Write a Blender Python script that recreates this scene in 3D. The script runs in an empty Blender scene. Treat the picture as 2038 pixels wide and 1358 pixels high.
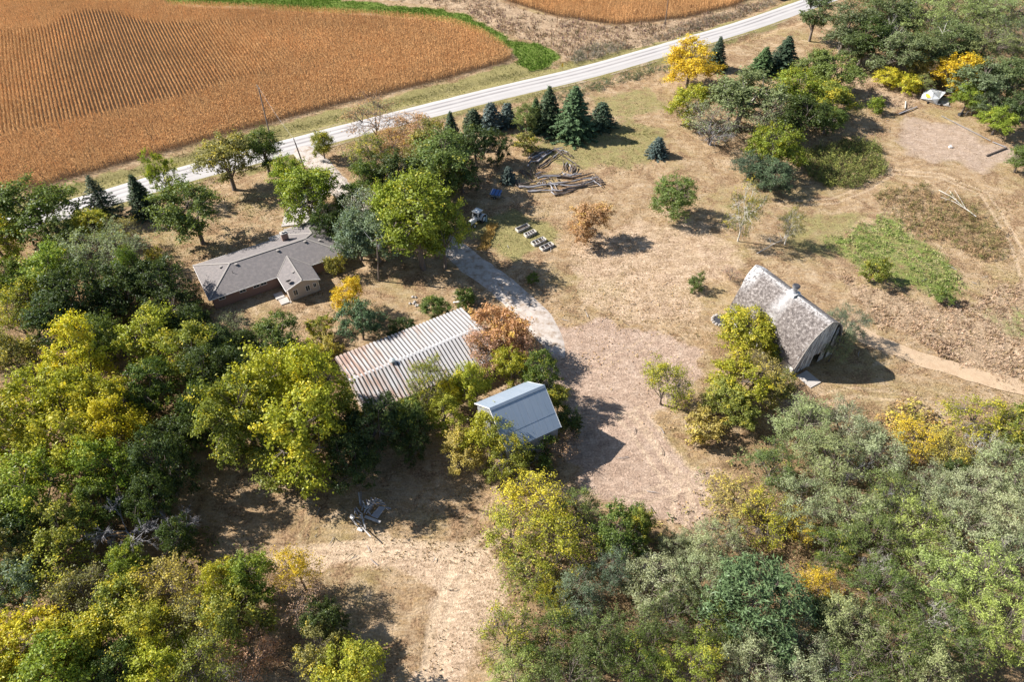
import bpy, math, random
import numpy as np
from mathutils import Vector, Matrix

sc = bpy.context.scene
COL = sc.collection
R = math.radians

# ---------------------------------------------------------------- camera
CAM_H, PITCH, FPX = 80.0, R(45), 1359.0
cam_d = bpy.data.cameras.new('camera')
cam = bpy.data.objects.new('camera', cam_d)
COL.objects.link(cam)
cam.location = (0, 0, CAM_H)
cam.rotation_euler = (math.pi / 2 - PITCH, 0, 0)
cam_d.sensor_width = 36.0
cam_d.lens = 24.006
cam_d.clip_end = 5000
sc.camera = cam

# ---------------------------------------------------------------- light
SUN_EL, SUN_AZ = R(38.5), R(-13)         # light travels towards azimuth -13 deg from +X
w = bpy.data.worlds.new('World')
sc.world = w
w.use_nodes = True
nt = w.node_tree
sky = nt.nodes.new('ShaderNodeTexSky')
sky.sky_type = 'NISHITA'
sky.sun_disc = False
sky.sun_elevation = SUN_EL
sky.sun_rotation = R(283)
sky.air_density = 1.0
sky.dust_density = 0.6
bg = nt.nodes['Background']
nt.links.new(sky.outputs[0], bg.inputs[0])
bg.inputs[1].default_value = 0.068
sun_d = bpy.data.lights.new('sun', 'SUN')
sun_d.energy = 5.0
sun_d.angle = R(0.53)
sun_d.color = (1.0, 0.95, 0.89)
sun = bpy.data.objects.new('sun', sun_d)
COL.objects.link(sun)
tv = Vector((math.cos(SUN_AZ) * math.cos(SUN_EL), math.sin(SUN_AZ) * math.cos(SUN_EL), -math.sin(SUN_EL)))
sun.rotation_euler = tv.to_track_quat('-Z', 'Y').to_euler()
sun.location = (-60, 20, 120)
sc.view_settings.view_transform = 'Standard'
sc.view_settings.look = 'None'
sc.view_settings.gamma = 1.0
sc.view_settings.use_curve_mapping = False
sc.view_settings.exposure = 1.17
sc.render.engine = 'CYCLES'

# ---------------------------------------------------------------- survey: photo point -> ground point
S_, C_ = math.sin(PITCH), math.cos(PITCH)
def P(px, py, z=0.0):
    u = (px - 1019) / FPX
    v = (py - 679) / FPX
    k = (CAM_H - z) / (S_ + v * C_)
    return Vector((u * k, k * (C_ - v * S_), z))
def depth(X, Y, z=0.0):
    return Y * C_ + (CAM_H - z) * S_
def Qn(X, Y, z=0.0):
    d = Y * C_ + (CAM_H - z) * S_
    return 1019 + FPX * X / d, 679 + FPX * ((CAM_H - z) * C_ - Y * S_) / d

rng = np.random.default_rng(7)
random.seed(11)

# ---------------------------------------------------------------- helpers
def tag(o, label=None, cat=None, group=None, kind=None):
    if label: o['label'] = label
    if cat: o['category'] = cat
    if group: o['group'] = group
    if kind: o['kind'] = kind
    return o
def empty(name, loc, rz=0.0, label=None, cat=None, group=None):
    o = bpy.data.objects.new(name, None)
    COL.objects.link(o)
    o.location = loc
    o.rotation_euler = (0, 0, rz)
    return tag(o, label, cat, group)
def link(name, me, parent=None, mat=None):
    o = bpy.data.objects.new(name, me)
    COL.objects.link(o)
    if mat is not None and not me.materials:
        me.materials.append(mat)
    if parent: o.parent = parent
    return o
def np_mesh(name, V, F, colors=None, cdom='FACE', smooth=False, uv=None):
    """V (n,3), F (m,k) with fixed k; colours rgba per face or per point."""
    V = np.asarray(V, dtype=np.float32); F = np.asarray(F, dtype=np.int32)
    me = bpy.data.meshes.new(name)
    n, (m, k) = len(V), F.shape
    me.vertices.add(n); me.vertices.foreach_set('co', V.ravel())
    me.loops.add(m * k); me.loops.foreach_set('vertex_index', F.ravel())
    me.polygons.add(m)
    me.polygons.foreach_set('loop_start', np.arange(0, m * k, k, dtype=np.int32))
    me.polygons.foreach_set('loop_total', np.full(m, k, dtype=np.int32))
    if smooth: me.polygons.foreach_set('use_smooth', np.ones(m, dtype=bool))
    me.update(calc_edges=True)
    if colors is not None:
        if not isinstance(colors, dict): colors = {'lc': colors}
        for nm, c in colors.items():
            a = me.attributes.new(nm, 'FLOAT_COLOR', cdom)
            c = np.asarray(c, dtype=np.float32)
            if c.shape[1] == 3: c = np.hstack([c, np.ones((len(c), 1), dtype=np.float32)])
            a.data.foreach_set('color', c.ravel())
    if uv is not None:
        l = me.uv_layers.new(name='UVMap')
        l.data.foreach_set('uv', np.asarray(uv, dtype=np.float32)[F.ravel()].ravel())
    return me

class MB:
    """collects simple solids into one mesh"""
    def __init__(s): s.v, s.f = [], []
    def add(s, V, F):
        b = len(s.v); s.v += [tuple(p) for p in V]; s.f += [tuple(i + b for i in f) for f in F]; return s
    def box(s, x0, x1, y0, y1, z0, z1, M=None):
        V = [Vector((x, y, z)) for z in (z0, z1) for x, y in ((x0, y0), (x1, y0), (x1, y1), (x0, y1))]
        if M is not None: V = [M @ p for p in V]
        return s.add(V, [(3, 2, 1, 0), (4, 5, 6, 7), (0, 1, 5, 4), (1, 2, 6, 5), (2, 3, 7, 6), (3, 0, 4, 7)])
    def plank(s, a, b, wd, th, up=(0, 0, 1)):
        a, b = Vector(a), Vector(b); d = (b - a); L = d.length; d.normalize()
        u = Vector(up); sd = d.cross(u)
        if sd.length < 1e-4: sd = d.cross(Vector((1, 0, 0)))
        sd.normalize(); u = sd.cross(d)
        M = Matrix((d, sd, u)).transposed().to_4x4(); M.translation = a
        return s.box(0, L, -wd / 2, wd / 2, -th / 2, th / 2, M)
    def slab(s, pts, th):
        """planar polygon thickened downwards along its normal"""
        pts = [Vector(p) for p in pts]; n = len(pts)
        nr = Vector((0, 0, 0))
        for i in range(n):
            a, b = pts[i], pts[(i + 1) % n]; nr += a.cross(b)
        nr.normalize()
        if nr.z < 0: nr = -nr; pts.reverse()
        lo = [p - nr * th for p in pts]
        F = [tuple(range(n)), tuple(range(2 * n - 1, n - 1, -1))]
        F += [(i + n, (i + 1) % n + n, (i + 1) % n, i) for i in range(n)]
        return s.add(pts + lo, F)
    def prism(s, prof, axis_from, axis_to, M=None):
        n = len(prof)
        V = [Vector((axis_from, p[0], p[1])) for p in prof] + [Vector((axis_to, p[0], p[1])) for p in prof]
        if M is not None: V = [M @ p for p in V]
        F = [tuple(range(n - 1, -1, -1)), tuple(range(n, 2 * n))]
        F += [(i, (i + 1) % n, (i + 1) % n + n, i + n) for i in range(n)]
        return s.add(V, F)
    def tube(s, pts, rad, sides=6, cap=True):
        pts = [Vector(p) for p in pts]; n = len(pts)
        if not isinstance(rad, (list, tuple)): rad = [rad] * n
        rings = []
        ref = Vector((0.13, 0.31, 0.94))
        for i, p in enumerate(pts):
            d = (pts[min(i + 1, n - 1)] - pts[max(i - 1, 0)]).normalized()
            if abs(d.dot(ref)) > 0.97: ref = Vector((1, 0.1, 0))
            a = d.cross(ref).normalized(); b = d.cross(a)
            rings.append([p + (a * math.cos(t) + b * math.sin(t)) * rad[i] for t in [2 * math.pi * k / sides for k in range(sides)]])
        V = [q for r in rings for q in r]
        F = [(i * sides + k, i * sides + (k + 1) % sides, (i + 1) * sides + (k + 1) % sides, (i + 1) * sides + k) for i in range(n - 1) for k in range(sides)]
        if cap: F += [tuple(range(sides - 1, -1, -1)), tuple(range((n - 1) * sides, n * sides))]
        return s.add(V, F)
    def cyl(s, c, axis, r, h, sides=16):
        c = Vector(c); a = Vector(axis).normalized()
        return s.tube([c - a * h / 2, c + a * h / 2], r, sides)
    def build(s, name, mat=None, parent=None, smooth=False):
        me = bpy.data.meshes.new(name); me.from_pydata(s.v, [], s.f); me.update()
        import bmesh
        bm = bmesh.new(); bm.from_mesh(me); bmesh.ops.recalc_face_normals(bm, faces=bm.faces); bm.to_mesh(me); bm.free()
        if smooth:
            for p in me.polygons: p.use_smooth = True
        return link(name, me, parent, mat)

# ---------------------------------------------------------------- materials
def new_mat(name):
    m = bpy.data.materials.new(name); m.use_nodes = True
    m.node_tree.nodes.clear(); return m, m.node_tree
class NT:
    def __init__(s, nt): s.nt = nt
    def n(s, t, **k):
        x = s.nt.nodes.new('ShaderNode' + t)
        for a, b in k.items():
            if a == 'ins':
                for i, v in b.items():
                    if hasattr(v, 'is_output') or isinstance(v, bpy.types.NodeSocket): s.nt.links.new(v, x.inputs[i])
                    else: x.inputs[i].default_value = v
            else: setattr(x, a, b)
        return x
    def noise(s, scale, detail=4, rough=0.6, vec=None, dist=0.0):
        x = s.n('TexNoise'); x.inputs['Scale'].default_value = scale; x.inputs['Detail'].default_value = detail
        x.inputs['Roughness'].default_value = rough; x.inputs['Distortion'].default_value = dist
        if vec is not None: s.nt.links.new(vec, x.inputs['Vector'])
        return x.outputs[0]
    def ramp(s, fac, stops):
        x = s.n('ValToRGB'); s.nt.links.new(fac, x.inputs[0]); e = x.color_ramp.elements
        while len(e) < len(stops): e.new(0.5)
        for i, (p, c) in enumerate(stops):
            e[i].position = p; e[i].color = (*c, 1) if len(c) == 3 else c
        return x.outputs[0]
    def mix(s, fac, a, b, mode='MIX'):
        x = s.n('Mix', data_type='RGBA', blend_type=mode)
        for i, v in ((0, fac), (6, a), (7, b)):
            if isinstance(v, bpy.types.NodeSocket): s.nt.links.new(v, x.inputs[i])
            else: x.inputs[i].default_value = v if i == 0 or len(v) == 4 else (*v, 1)
        return x.outputs[2]
    def math(s, op, a, b=None, clamp=False):
        x = s.n('Math', operation=op, use_clamp=clamp)
        for i, v in ((0, a), (1, b)):
            if v is None: continue
            if isinstance(v, bpy.types.NodeSocket): s.nt.links.new(v, x.inputs[i])
            else: x.inputs[i].default_value = v
        return x.outputs[0]
    def mrange(s, v, a, b, c=0.0, d=1.0):
        x = s.n('MapRange'); s.nt.links.new(v, x.inputs[0])
        for i, q in enumerate((a, b, c, d)): x.inputs[i + 1].default_value = q
        return x.outputs[0]
    def out(s, shader): 
        o = s.n('OutputMaterial'); s.nt.links.new(shader, o.inputs[0])
def basic(name, col, rough=0.8, metal=0.0, var=0.25, scale=1.5, bump=0.0, col2=None, thr=(0.45, 0.65), stretch=None, bscale=None):
    m, t = new_mat(name); g = NT(t)
    tc = g.n('TexCoord').outputs['Object']
    if stretch:
        mp = g.n('Mapping'); t.links.new(tc, mp.inputs[0]); mp.inputs['Scale'].default_value = stretch; vec = mp.outputs[0]
    else: vec = tc
    nz = g.noise(scale, 6, 0.65, vec)
    c = g.mix(nz, tuple(x * (1 - var) for x in col), tuple(min(1, x * (1 + var)) for x in col))
    if col2:
        n2 = g.noise(scale * 0.6, 5, 0.7, vec)
        c = g.mix(g.mrange(n2, *thr), c, col2)
    b = g.n('BsdfPrincipled'); t.links.new(c, b.inputs['Base Color'])
    b.inputs['Roughness'].default_value = rough; b.inputs['Metallic'].default_value = metal
    if bump:
        bp = g.n('Bump'); bp.inputs['Strength'].default_value = 1; bp.inputs['Distance'].default_value = bump
        t.links.new(g.noise(bscale or scale * 6, 4, 0.7, vec), bp.inputs['Height']); t.links.new(bp.outputs[0], b.inputs['Normal'])
    g.out(b.outputs[0]); return m

def leaf_material(name, trans=0.36):
    """colour = the object's own colour, turned towards autumn yellow per leaf clump by its alpha"""
    m, t = new_mat(name); g = NT(t)
    oi = g.n('ObjectInfo'); at = g.n('Attribute', attribute_name='lc')
    sep = g.n('SeparateColor'); t.links.new(at.outputs['Color'], sep.inputs[0])
    rl, rc, rh = sep.outputs[0], sep.outputs[1], sep.outputs[2]
    base = oi.outputs['Color']
    yel = g.mix(rl, (0.44, 0.40, 0.035), (0.46, 0.34, 0.035))
    mx = g.math('ADD', g.math('MULTIPLY', rc, 0.75), g.math('MULTIPLY', rl, 0.25))
    f = g.mrange(g.math('ADD', mx, oi.outputs['Alpha']), 0.92, 1.25, 0.0, 0.85)
    c = g.mix(f, base, yel)
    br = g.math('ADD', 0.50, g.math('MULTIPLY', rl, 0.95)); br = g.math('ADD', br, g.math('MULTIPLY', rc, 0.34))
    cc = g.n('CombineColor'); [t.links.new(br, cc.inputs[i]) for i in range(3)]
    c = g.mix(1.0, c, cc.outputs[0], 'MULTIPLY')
    d = g.n('BsdfDiffuse'); t.links.new(c, d.inputs[0])
    tr = g.n('BsdfTranslucent'); t.links.new(g.mix(1.0, c, (1.2, 1.2, 0.5, 1), 'MULTIPLY'), tr.inputs[0])
    gl = g.n('BsdfGlossy'); gl.inputs['Roughness'].default_value = 0.45; gl.inputs[0].default_value = (0.9, 0.95, 1, 1)
    m1 = g.n('MixShader'); m1.inputs[0].default_value = trans; t.links.new(d.outputs[0], m1.inputs[1]); t.links.new(tr.outputs[0], m1.inputs[2])
    m2 = g.n('MixShader'); m2.inputs[0].default_value = 0.012; t.links.new(m1.outputs[0], m2.inputs[1]); t.links.new(gl.outputs[0], m2.inputs[2])
    g.out(m2.outputs[0]); return m
def attr_material(name, trans=0.2):
    m, t = new_mat(name); g = NT(t)
    at = g.n('Attribute', attribute_name='lc')
    d = g.n('BsdfDiffuse'); t.links.new(at.outputs['Color'], d.inputs[0])
    tr = g.n('BsdfTranslucent'); t.links.new(at.outputs['Color'], tr.inputs[0])
    m1 = g.n('MixShader'); m1.inputs[0].default_value = trans; t.links.new(d.outputs[0], m1.inputs[1]); t.links.new(tr.outputs[0], m1.inputs[2])
    g.out(m1.outputs[0]); return m

M = {}
M['leaf'] = leaf_material('leaf')
M['needle'] = leaf_material('needle', 0.08)
M['blade'] = attr_material('blade')
M['bark'] = basic('bark', (0.15, 0.12, 0.10), 0.95, var=0.5, scale=2.5)
M['barklight'] = basic('barklight', (0.34, 0.31, 0.28), 0.95, var=0.35, scale=2.5)
M['deadwood'] = basic('deadwood', (0.27, 0.26, 0.27), 0.9, var=0.35, scale=2)
M['whitewood'] = basic('whitewood', (0.5, 0.47, 0.42), 0.9, var=0.3, scale=2)

# ---------------------------------------------------------------- noise and masks for the terrain
def vnoise(X, Y, cell, seed):
    r = np.random.default_rng(seed); n = 256
    G = r.random((n, n))
    gx, gy = X / cell + 1000, Y / cell + 1000
    ix, iy = np.floor(gx).astype(int), np.floor(gy).astype(int)
    fx, fy = gx - ix, gy - iy
    fx = fx * fx * (3 - 2 * fx); fy = fy * fy * (3 - 2 * fy)
    a = G[ix % n, iy % n]; b = G[(ix + 1) % n, iy % n]; c = G[ix % n, (iy + 1) % n]; d = G[(ix + 1) % n, (iy + 1) % n]
    return (a * (1 - fx) + b * fx) * (1 - fy) + (c * (1 - fx) + d * fx) * fy
def fbm(X, Y, cell, seed, oct=4):
    s, a, tot = 0, 1.0, 0
    for i in range(oct):
        s = s + vnoise(X, Y, cell / 2 ** i, seed + i) * a; tot += a; a *= 0.55
    return s / tot
def gpoly(pts): return np.array([tuple(P(*p))[:2] for p in pts])
def inside(poly, X, Y):
    n = len(poly); r = np.zeros(X.shape, bool); j = n - 1
    for i in range(n):
        xi, yi = poly[i]; xj, yj = poly[j]
        c = ((yi > Y) != (yj > Y)) & (X < (xj - xi) * (Y - yi) / (yj - yi + 1e-9) + xi)
        r ^= c; j = i
    return r
def segdist(poly, X, Y, closed=True):
    d = np.full(X.shape, 1e9); n = len(poly)
    for i in range(n if closed else n - 1):
        ax, ay = poly[i]; bx, by = poly[(i + 1) % n]
        dx, dy = bx - ax, by - ay; L = dx * dx + dy * dy + 1e-9
        t = np.clip(((X - ax) * dx + (Y - ay) * dy) / L, 0, 1)
        d = np.minimum(d, np.hypot(X - ax - t * dx, Y - ay - t * dy))
    return d
def mask(pts, X, Y, soft=2.2):
    g = gpoly(pts); d = segdist(g, X, Y); s = np.where(inside(g, X, Y), d, -d)
    t = np.clip(s / (2 * soft) + 0.5, 0, 1); return t * t * (3 - 2 * t)

Z = dict(
 greenway=[(250,-30),(320,4),(533,17),(640,26),(680,26),(747,28),(790,34),(877,44),(940,60),(990,85),(1027,114),(1030,122),(1060,140),(1095,132),(1116,112),(1073,88),(1013,78),(975,52),(920,28),(880,16),(793,12),(740,4),(680,0),(640,-20),(450,-60)],
 brownweed=[(690,-40),(980,-40),(976,0),(1110,35),(1227,52),(1360,38),(1460,15),(1540,-4),(1500,22),(1360,72),(1240,98),(1130,128),(1110,105),(1070,83),(1010,70),(960,38),(880,10),(793,4),(740,-6)],
 verge=[(-150,460),(97,378),(403,290),(680,214),(773,194),(1027,122),(1110,133),(1230,98),(1360,68),(1500,28),(1560,2),(1640,-30),(1720,-40),(1650,10),(1500,68),(1358,112),(1180,162),(1000,210),(880,236),(680,290),(617,308),(367,376),(233,420),(150,440),(-150,540)],
 yard=[(1060,625),(1110,650),(1190,640),(1290,650),(1390,690),(1400,760),(1300,830),(1330,880),(1400,930),(1450,930),(1440,1010),(1400,1070),(1300,1040),(1250,1010),(1160,970),(1120,900),(1130,820),(1080,740)],
 pale=[(1130,470),(1260,440),(1400,430),(1490,500),(1440,560),(1400,640),(1290,655),(1180,620),(1120,560)],
 bare=[(1800,228),(1850,245),(1905,238),(1960,275),(2060,300),(2050,335),(1990,330),(1950,352),(1890,320),(1840,322),(1770,275)],
 green1=[(1700,455),(1760,425),(1830,470),(1890,520),(1935,570),(1910,605),(1850,600),(1780,560),(1700,530),(1650,500),(1640,470)],
 green2=[(1940,620),(2060,600),(2060,680),(1990,680)],
 brownfield=[(1660,540),(1760,580),(1850,615),(1940,610),(1990,560),(2080,540),(2080,790),(1900,720),(1760,650),(1700,600)],
 brownfield2=[(1700,130),(1760,130),(1830,180),(1850,200),(1780,215),(1720,190),(1680,170)],
 track=[(540,1095),(700,1072),(940,1080),(1000,1110),(1010,1200),(960,1280),(930,1400),(780,1400),(850,1270),(870,1190),(820,1145),(640,1130)],
 lawn1=[(1080,270),(1250,240),(1330,260),(1300,330),(1150,340),(1060,300)],
 lawn2=[(930,440),(1010,420),(1090,430),(1110,480),(1050,520),(960,500)],
 lawn3=[(1180,190),(1300,170),(1330,220),(1250,240),(1180,230)],
 lawn4=[(300,470),(560,330),(640,300),(560,450),(420,510),(330,540)],
 lawn6=[(1560,430),(1680,415),(1740,420),(1700,460),(1650,520),(1560,500)],
 lawn5=[(1420,360),(1600,400),(1560,440),(1400,430)],
 litter1=[(-150,470),(200,540),(420,600),(470,720),(650,700),(700,930),(600,960),(440,930),(350,900),(330,1000),(420,1080),(300,1450),(-150,1450)],
 litter2=[(1420,930),(1560,850),(1700,800),(2080,880),(2080,1450),(1010,1450),(1050,1240),(960,1080),(1050,960),(1160,1000),(1300,1060)],
 litter3=[(1700,-40),(2100,-40),(2100,230),(1900,200),(1800,150),(1680,90)],
)
TRACKS = [([(1560,405),(1660,400),(1720,375),(1770,345)],.6),([(2060,600),(2015,470),(1960,385),(1870,350),(1760,340)],.7),
 ([(1965,600),(1980,660),(2010,715),(2060,760)],0.5),([(1985,595),(2000,650),(2035,700)],0.5),
 ([(1700,655),(1760,690),(1850,720),(1960,752),(2080,785)],1.4),
 ([(1560,810),(1700,780),(1800,790),(1900,820)],.6),
 ([(560,1110),(760,1090),(930,1100),(1000,1060)],1.2),([(930,1110),(900,1180),(870,1260),(850,1380)],1.4),
 ([(1270,820),(1330,900),(1380,960),(1400,1060)],0.6),([(1240,830),(1300,910),(1350,980),(1350,1050)],0.6),
 ([(1090,700),(1180,730),(1260,700),(1330,640)],.45),([(1240,1010),(1360,960),(1440,950)],0.5)]

# ================================================================ GROUND
GX0, GX1, GY0, GY1, ST = -190.0, 190.0, 14.0, 262.0, 0.55
nx, ny = int((GX1 - GX0) / ST) + 1, int((GY1 - GY0) / ST) + 1
gx, gy = np.meshgrid(np.linspace(GX0, GX1, nx), np.linspace(GY0, GY1, ny))
jx = gx + (fbm(gx, gy, 5, 50) - 0.5) * 6; jy = gy + (fbm(gx, gy, 5, 60) - 0.5) * 6
MK = {k: mask(v, jx, jy) for k, v in Z.items()}
ROAD_C = [(-160,505),(60,438),(150,412),(233,388),(367,347),(490,314),(617,281),(680,264),(880,213),(1000,183),(1180,139.5),(1358,88),(1480,52),(1598,11),(1700,-26),(1800,-64)]
road_g = gpoly(ROAD_C)
droad = segdist(road_g, gx, gy, closed=False)
FIELD_TRACK = [(1668,640),(1720,668),(1790,700),(1870,725),(1960,752),(2100,792)]
DRIVE = [(598,292),(640,335),(690,385),(745,425),(830,455),(905,500),(965,548),(1035,600),(1080,655),(1120,715)]
drive_g = gpoly(DRIVE)
ddrive = segdist(drive_g, gx, gy, closed=False)
trk = np.zeros_like(gx)
for pts, wd in TRACKS:
    d = segdist(gpoly(pts), gx + (fbm(gx, gy, 9, 70) - .5) * 1.5, gy, closed=False)
    trk = np.maximum(trk, np.clip(1.2 - np.abs(d - 0.85) / (0.45 + 0.2 * wd), 0, 1) * min(1, wd))
rough = 0.35 + 1.4 * np.clip(MK['brownfield'] + MK['brownfield2'] + MK['brownweed'], 0, 1) + 0.7 * np.clip(MK['litter1'] + MK['litter2'] + MK['litter3'], 0, 1) - 0.2 * MK['yard']
flat = np.clip((droad - 4.5) / 4, 0, 1) * np.clip((ddrive - 3.5) / 3, 0, 1)
gz = ((fbm(gx, gy, 2.2, 80, 3) - 0.5) * 0.34 * rough + (fbm(gx, gy, 9, 90, 2) - 0.5) * 0.25) * flat - 0.10 * trk * flat * (1 - MK['yard'] * .3)
gz -= 0.5 * np.exp(-((droad - 7.0) / 1.6) ** 2)                      # road ditches
gz = np.minimum(gz, 0.12)
Vg = np.stack([gx, gy, gz], -1).reshape(-1, 3)
idx = np.arange(nx * ny).reshape(ny, nx)
Fg = np.stack([idx[:-1, :-1], idx[:-1, 1:], idx[1:, 1:], idx[1:, :-1]], -1).reshape(-1, 4)
lawn = np.clip(MK['lawn1'] * .62 + MK['lawn2'] * .7 + MK['lawn3'] * .6 + MK['lawn4'] * .35 + MK['lawn5'] * .4 + MK['lawn6'] * .62 + MK['verge'] * .85, 0, 1)
A = np.stack([np.clip(MK['greenway'] + MK['green1'] * .56 + MK['green2'] * .5, 0, 1), np.maximum(MK['yard'], MK['bare'] * .62), np.maximum(MK['track'], MK['pale'] * .55), np.clip(trk, 0, 1)], -1).reshape(-1, 4)
B = np.stack([np.clip(MK['brownweed'] + MK['brownfield'] * .8 + MK['brownfield2'] * .8, 0, 1), lawn, np.clip(MK['litter1'] + MK['litter2'] + MK['litter3'], 0, 1), MK['bare']], -1).reshape(-1, 4)
CORN1 = [(-200,395),(-60,402),(97,368),(403,281),(680,206),(773,186),(1000,126),(1022,113),(1000,92),(960,68),(900,45),(840,38),(790,34),(680,27),(533,19),(333,11),(290,-40),(-400,-40)]
CORN2 = [(960,-60),(976,-8),(1040,12),(1110,33),(1227,49),(1360,36),(1458,12),(1545,-25),(1560,-60)]
cm = np.maximum(mask(CORN1, gx, gy, .8), mask(CORN2, gx, gy, .8)); Cg = np.stack([cm, cm*0, cm*0, cm*0+1], -1).reshape(-1, 4)
gme = np_mesh('ground', Vg, Fg, {'ga': A, 'gb': B, 'gc': Cg}, 'POINT', smooth=True)

m, t = new_mat('ground_soil_grass'); g = NT(t)
pos = g.n('NewGeometry').outputs['Position']
def sp(name):
    a = g.n('Attribute', attribute_name=name); s = g.n('SeparateColor'); t.links.new(a.outputs['Color'], s.inputs[0])
    return s.outputs[0], s.outputs[1], s.outputs[2], a.outputs['Alpha']
gn_, dirt_, straw_, rut_ = sp('ga'); bw_, lawn_, lit_, bare_ = sp('gb')
n_big = g.noise(0.06, 5, 0.6, pos); n_mid = g.noise(0.45, 6, 0.68, pos); n_fin = g.noise(3.2, 5, 0.75, pos)
mpg = g.n('Mapping'); t.links.new(pos, mpg.inputs[0]); mpg.inputs['Scale'].default_value = (0.5, 1.6, 1); mpg.inputs['Rotation'].default_value = (0, 0, 0.5)
n_str = g.noise(1.1, 5, 0.72, mpg.outputs[0], 0.8)
n_spk = g.noise(9.0, 3, 0.8, pos)
corn_ = sp('gc')[0]
def edge(wt, amt=0.55):
    x = g.math('ADD', wt, g.math('MULTIPLY', g.math('SUBTRACT', g.math('ADD', g.math('MULTIPLY', n_mid, .6), g.math('MULTIPLY', n_fin, .4)), 0.5), amt * 2.2))
    return g.mrange(x, 0.38, 0.66)
base = g.ramp(n_mid, [(0.28, (0.20, 0.130, 0.078)), (0.46, (0.34, 0.240, 0.145)), (0.62, (0.46, 0.345, 0.225))])
base = g.mix(g.mrange(n_str, 0.42, 0.66, 0, 0.75), base, (0.26, 0.165, 0.075))
base = g.mix(g.mrange(n_big, 0.50, 0.64, 0, 0.45), base, (0.24, 0.205, 0.075))
base = g.mix(g.mrange(n_fin, 0.56, 0.74, 0, 0.55), base, (0.55, 0.42, 0.27))
n_pat = g.noise(0.21, 7, 0.74, pos, 0.6)
base = g.mix(g.mrange(n_pat, 0.505, 0.59, 0, 0.9), base, g.ramp(n_fin, [(0.38, (0.115, 0.068, 0.038)), (0.60, (0.33, 0.215, 0.125))]))
base = g.mix(g.mrange(n_pat, 0.44, 0.34, 0, 0.6), base, g.ramp(n_fin, [(0.36, (0.36, 0.26, 0.165)), (0.60, (0.58, 0.455, 0.325))]))
lawnc = g.mix(n_fin, (0.135, 0.135, 0.040), (0.32, 0.28, 0.125))
c = g.mix(g.math('MULTIPLY', edge(lawn_, .7), 0.85), base, lawnc)
c = g.mix(g.math('MULTIPLY', edge(bw_), 0.85), c, g.ramp(g.math('ADD', g.math('MULTIPLY', n_fin, .6), g.math('MULTIPLY', n_mid, .4)), [(0.35, (0.16, 0.11, 0.07)), (0.50, (0.36, 0.26, 0.17)), (0.66, (0.54, 0.41, 0.29))]))
litc = g.ramp(g.math('ADD', g.math('MULTIPLY', n_spk, .5), g.math('MULTIPLY', n_mid, .5)), [(0.34, (0.105, 0.070, 0.040)), (0.5, (0.225, 0.150, 0.082)), (0.66, (0.40, 0.285, 0.165))])
c = g.mix(g.math('MULTIPLY', edge(lit_), 0.9), c, litc)
c = g.mix(g.math('MULTIPLY', edge(straw_, .5), 0.85), c, g.ramp(g.math('ADD', g.math('MULTIPLY', n_fin, .5), g.math('MULTIPLY', n_str, .5)), [(0.33, (0.34, 0.23, 0.145)), (0.5, (0.49, 0.36, 0.25)), (0.66, (0.62, 0.485, 0.365))]))
c = g.mix(edge(dirt_, .55), c, g.ramp(g.math('ADD', g.math('MULTIPLY', n_mid, .6), g.math('MULTIPLY', n_fin, .4)), [(0.34, (0.27, 0.185, 0.135)), (0.5, (0.38, 0.275, 0.205)), (0.66, (0.50, 0.385, 0.30))]))
c = g.mix(g.math('MULTIPLY', edge(bare_), 0.45), c, (0.36, 0.28, 0.21))
c = g.mix(g.math('MULTIPLY', edge(gn_, .6), 0.9), c, g.mix(n_fin, (0.055, 0.115, 0.016), (0.19, 0.27, 0.05)))
c = g.mix(g.math('MULTIPLY', g.mrange(g.math('ADD', rut_, g.math('MULTIPLY', n_fin, .6)), 0.52, 1.00), 0.62), c, (0.55, 0.42, 0.29))
c = g.mix(g.mrange(n_spk, 0.62, 0.72, 0, 0.65), c, (0.09, 0.06, 0.035))
c = g.mix(g.mrange(n_spk, 0.40, 0.30, 0, 0.4), c, (0.62, 0.48, 0.33))
kk = g.math('ADD', g.math('MULTIPLY', n_fin, .55), g.math('MULTIPLY', n_str, .45)); kv = g.mrange(kk, 0.36, 0.64, 0.62, 1.34)
kc = g.n('CombineColor'); [t.links.new(kv, kc.inputs[i]) for i in range(3)]
c = g.mix(1.0, c, kc.outputs[0], 'MULTIPLY')
c = g.mix(corn_, c, g.mix(n_fin, (0.07, 0.045, 0.028), (0.17, 0.11, 0.065)))
b_ = g.n('BsdfDiffuse'); t.links.new(c, b_.inputs[0])
bp = g.n('Bump'); bp.inputs['Strength'].default_value = 1; bp.inputs['Distance'].default_value = 0.34
hh = g.math('ADD', g.math('MULTIPLY', n_fin, 0.6), g.math('MULTIPLY', n_str, 0.8))
t.links.new(hh, bp.inputs['Height']); t.links.new(bp.outputs[0], b_.inputs['Normal'])
g.out(b_.outputs[0]); M['ground'] = m
tag(link('ground', gme, None, m), kind='structure')
# the land beyond, out to the horizon, a little lower so that it slips under the detailed sheet
far = MB(); 
for x0, x1, y0, y1 in ((-2600, GX0, -1500, 3200), (GX1, 2600, -1500, 3200), (GX0, GX1, GY1, 3200), (GX0, GX1, -1500, GY0)):
    far.add([(x0, y0, -.05), (x1, y0, -.05), (x1, y1, -.05), (x0, y1, -.05)], [(0, 1, 2, 3)])
tag(far.build('far_ground', M['ground']), kind='structure')

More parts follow.
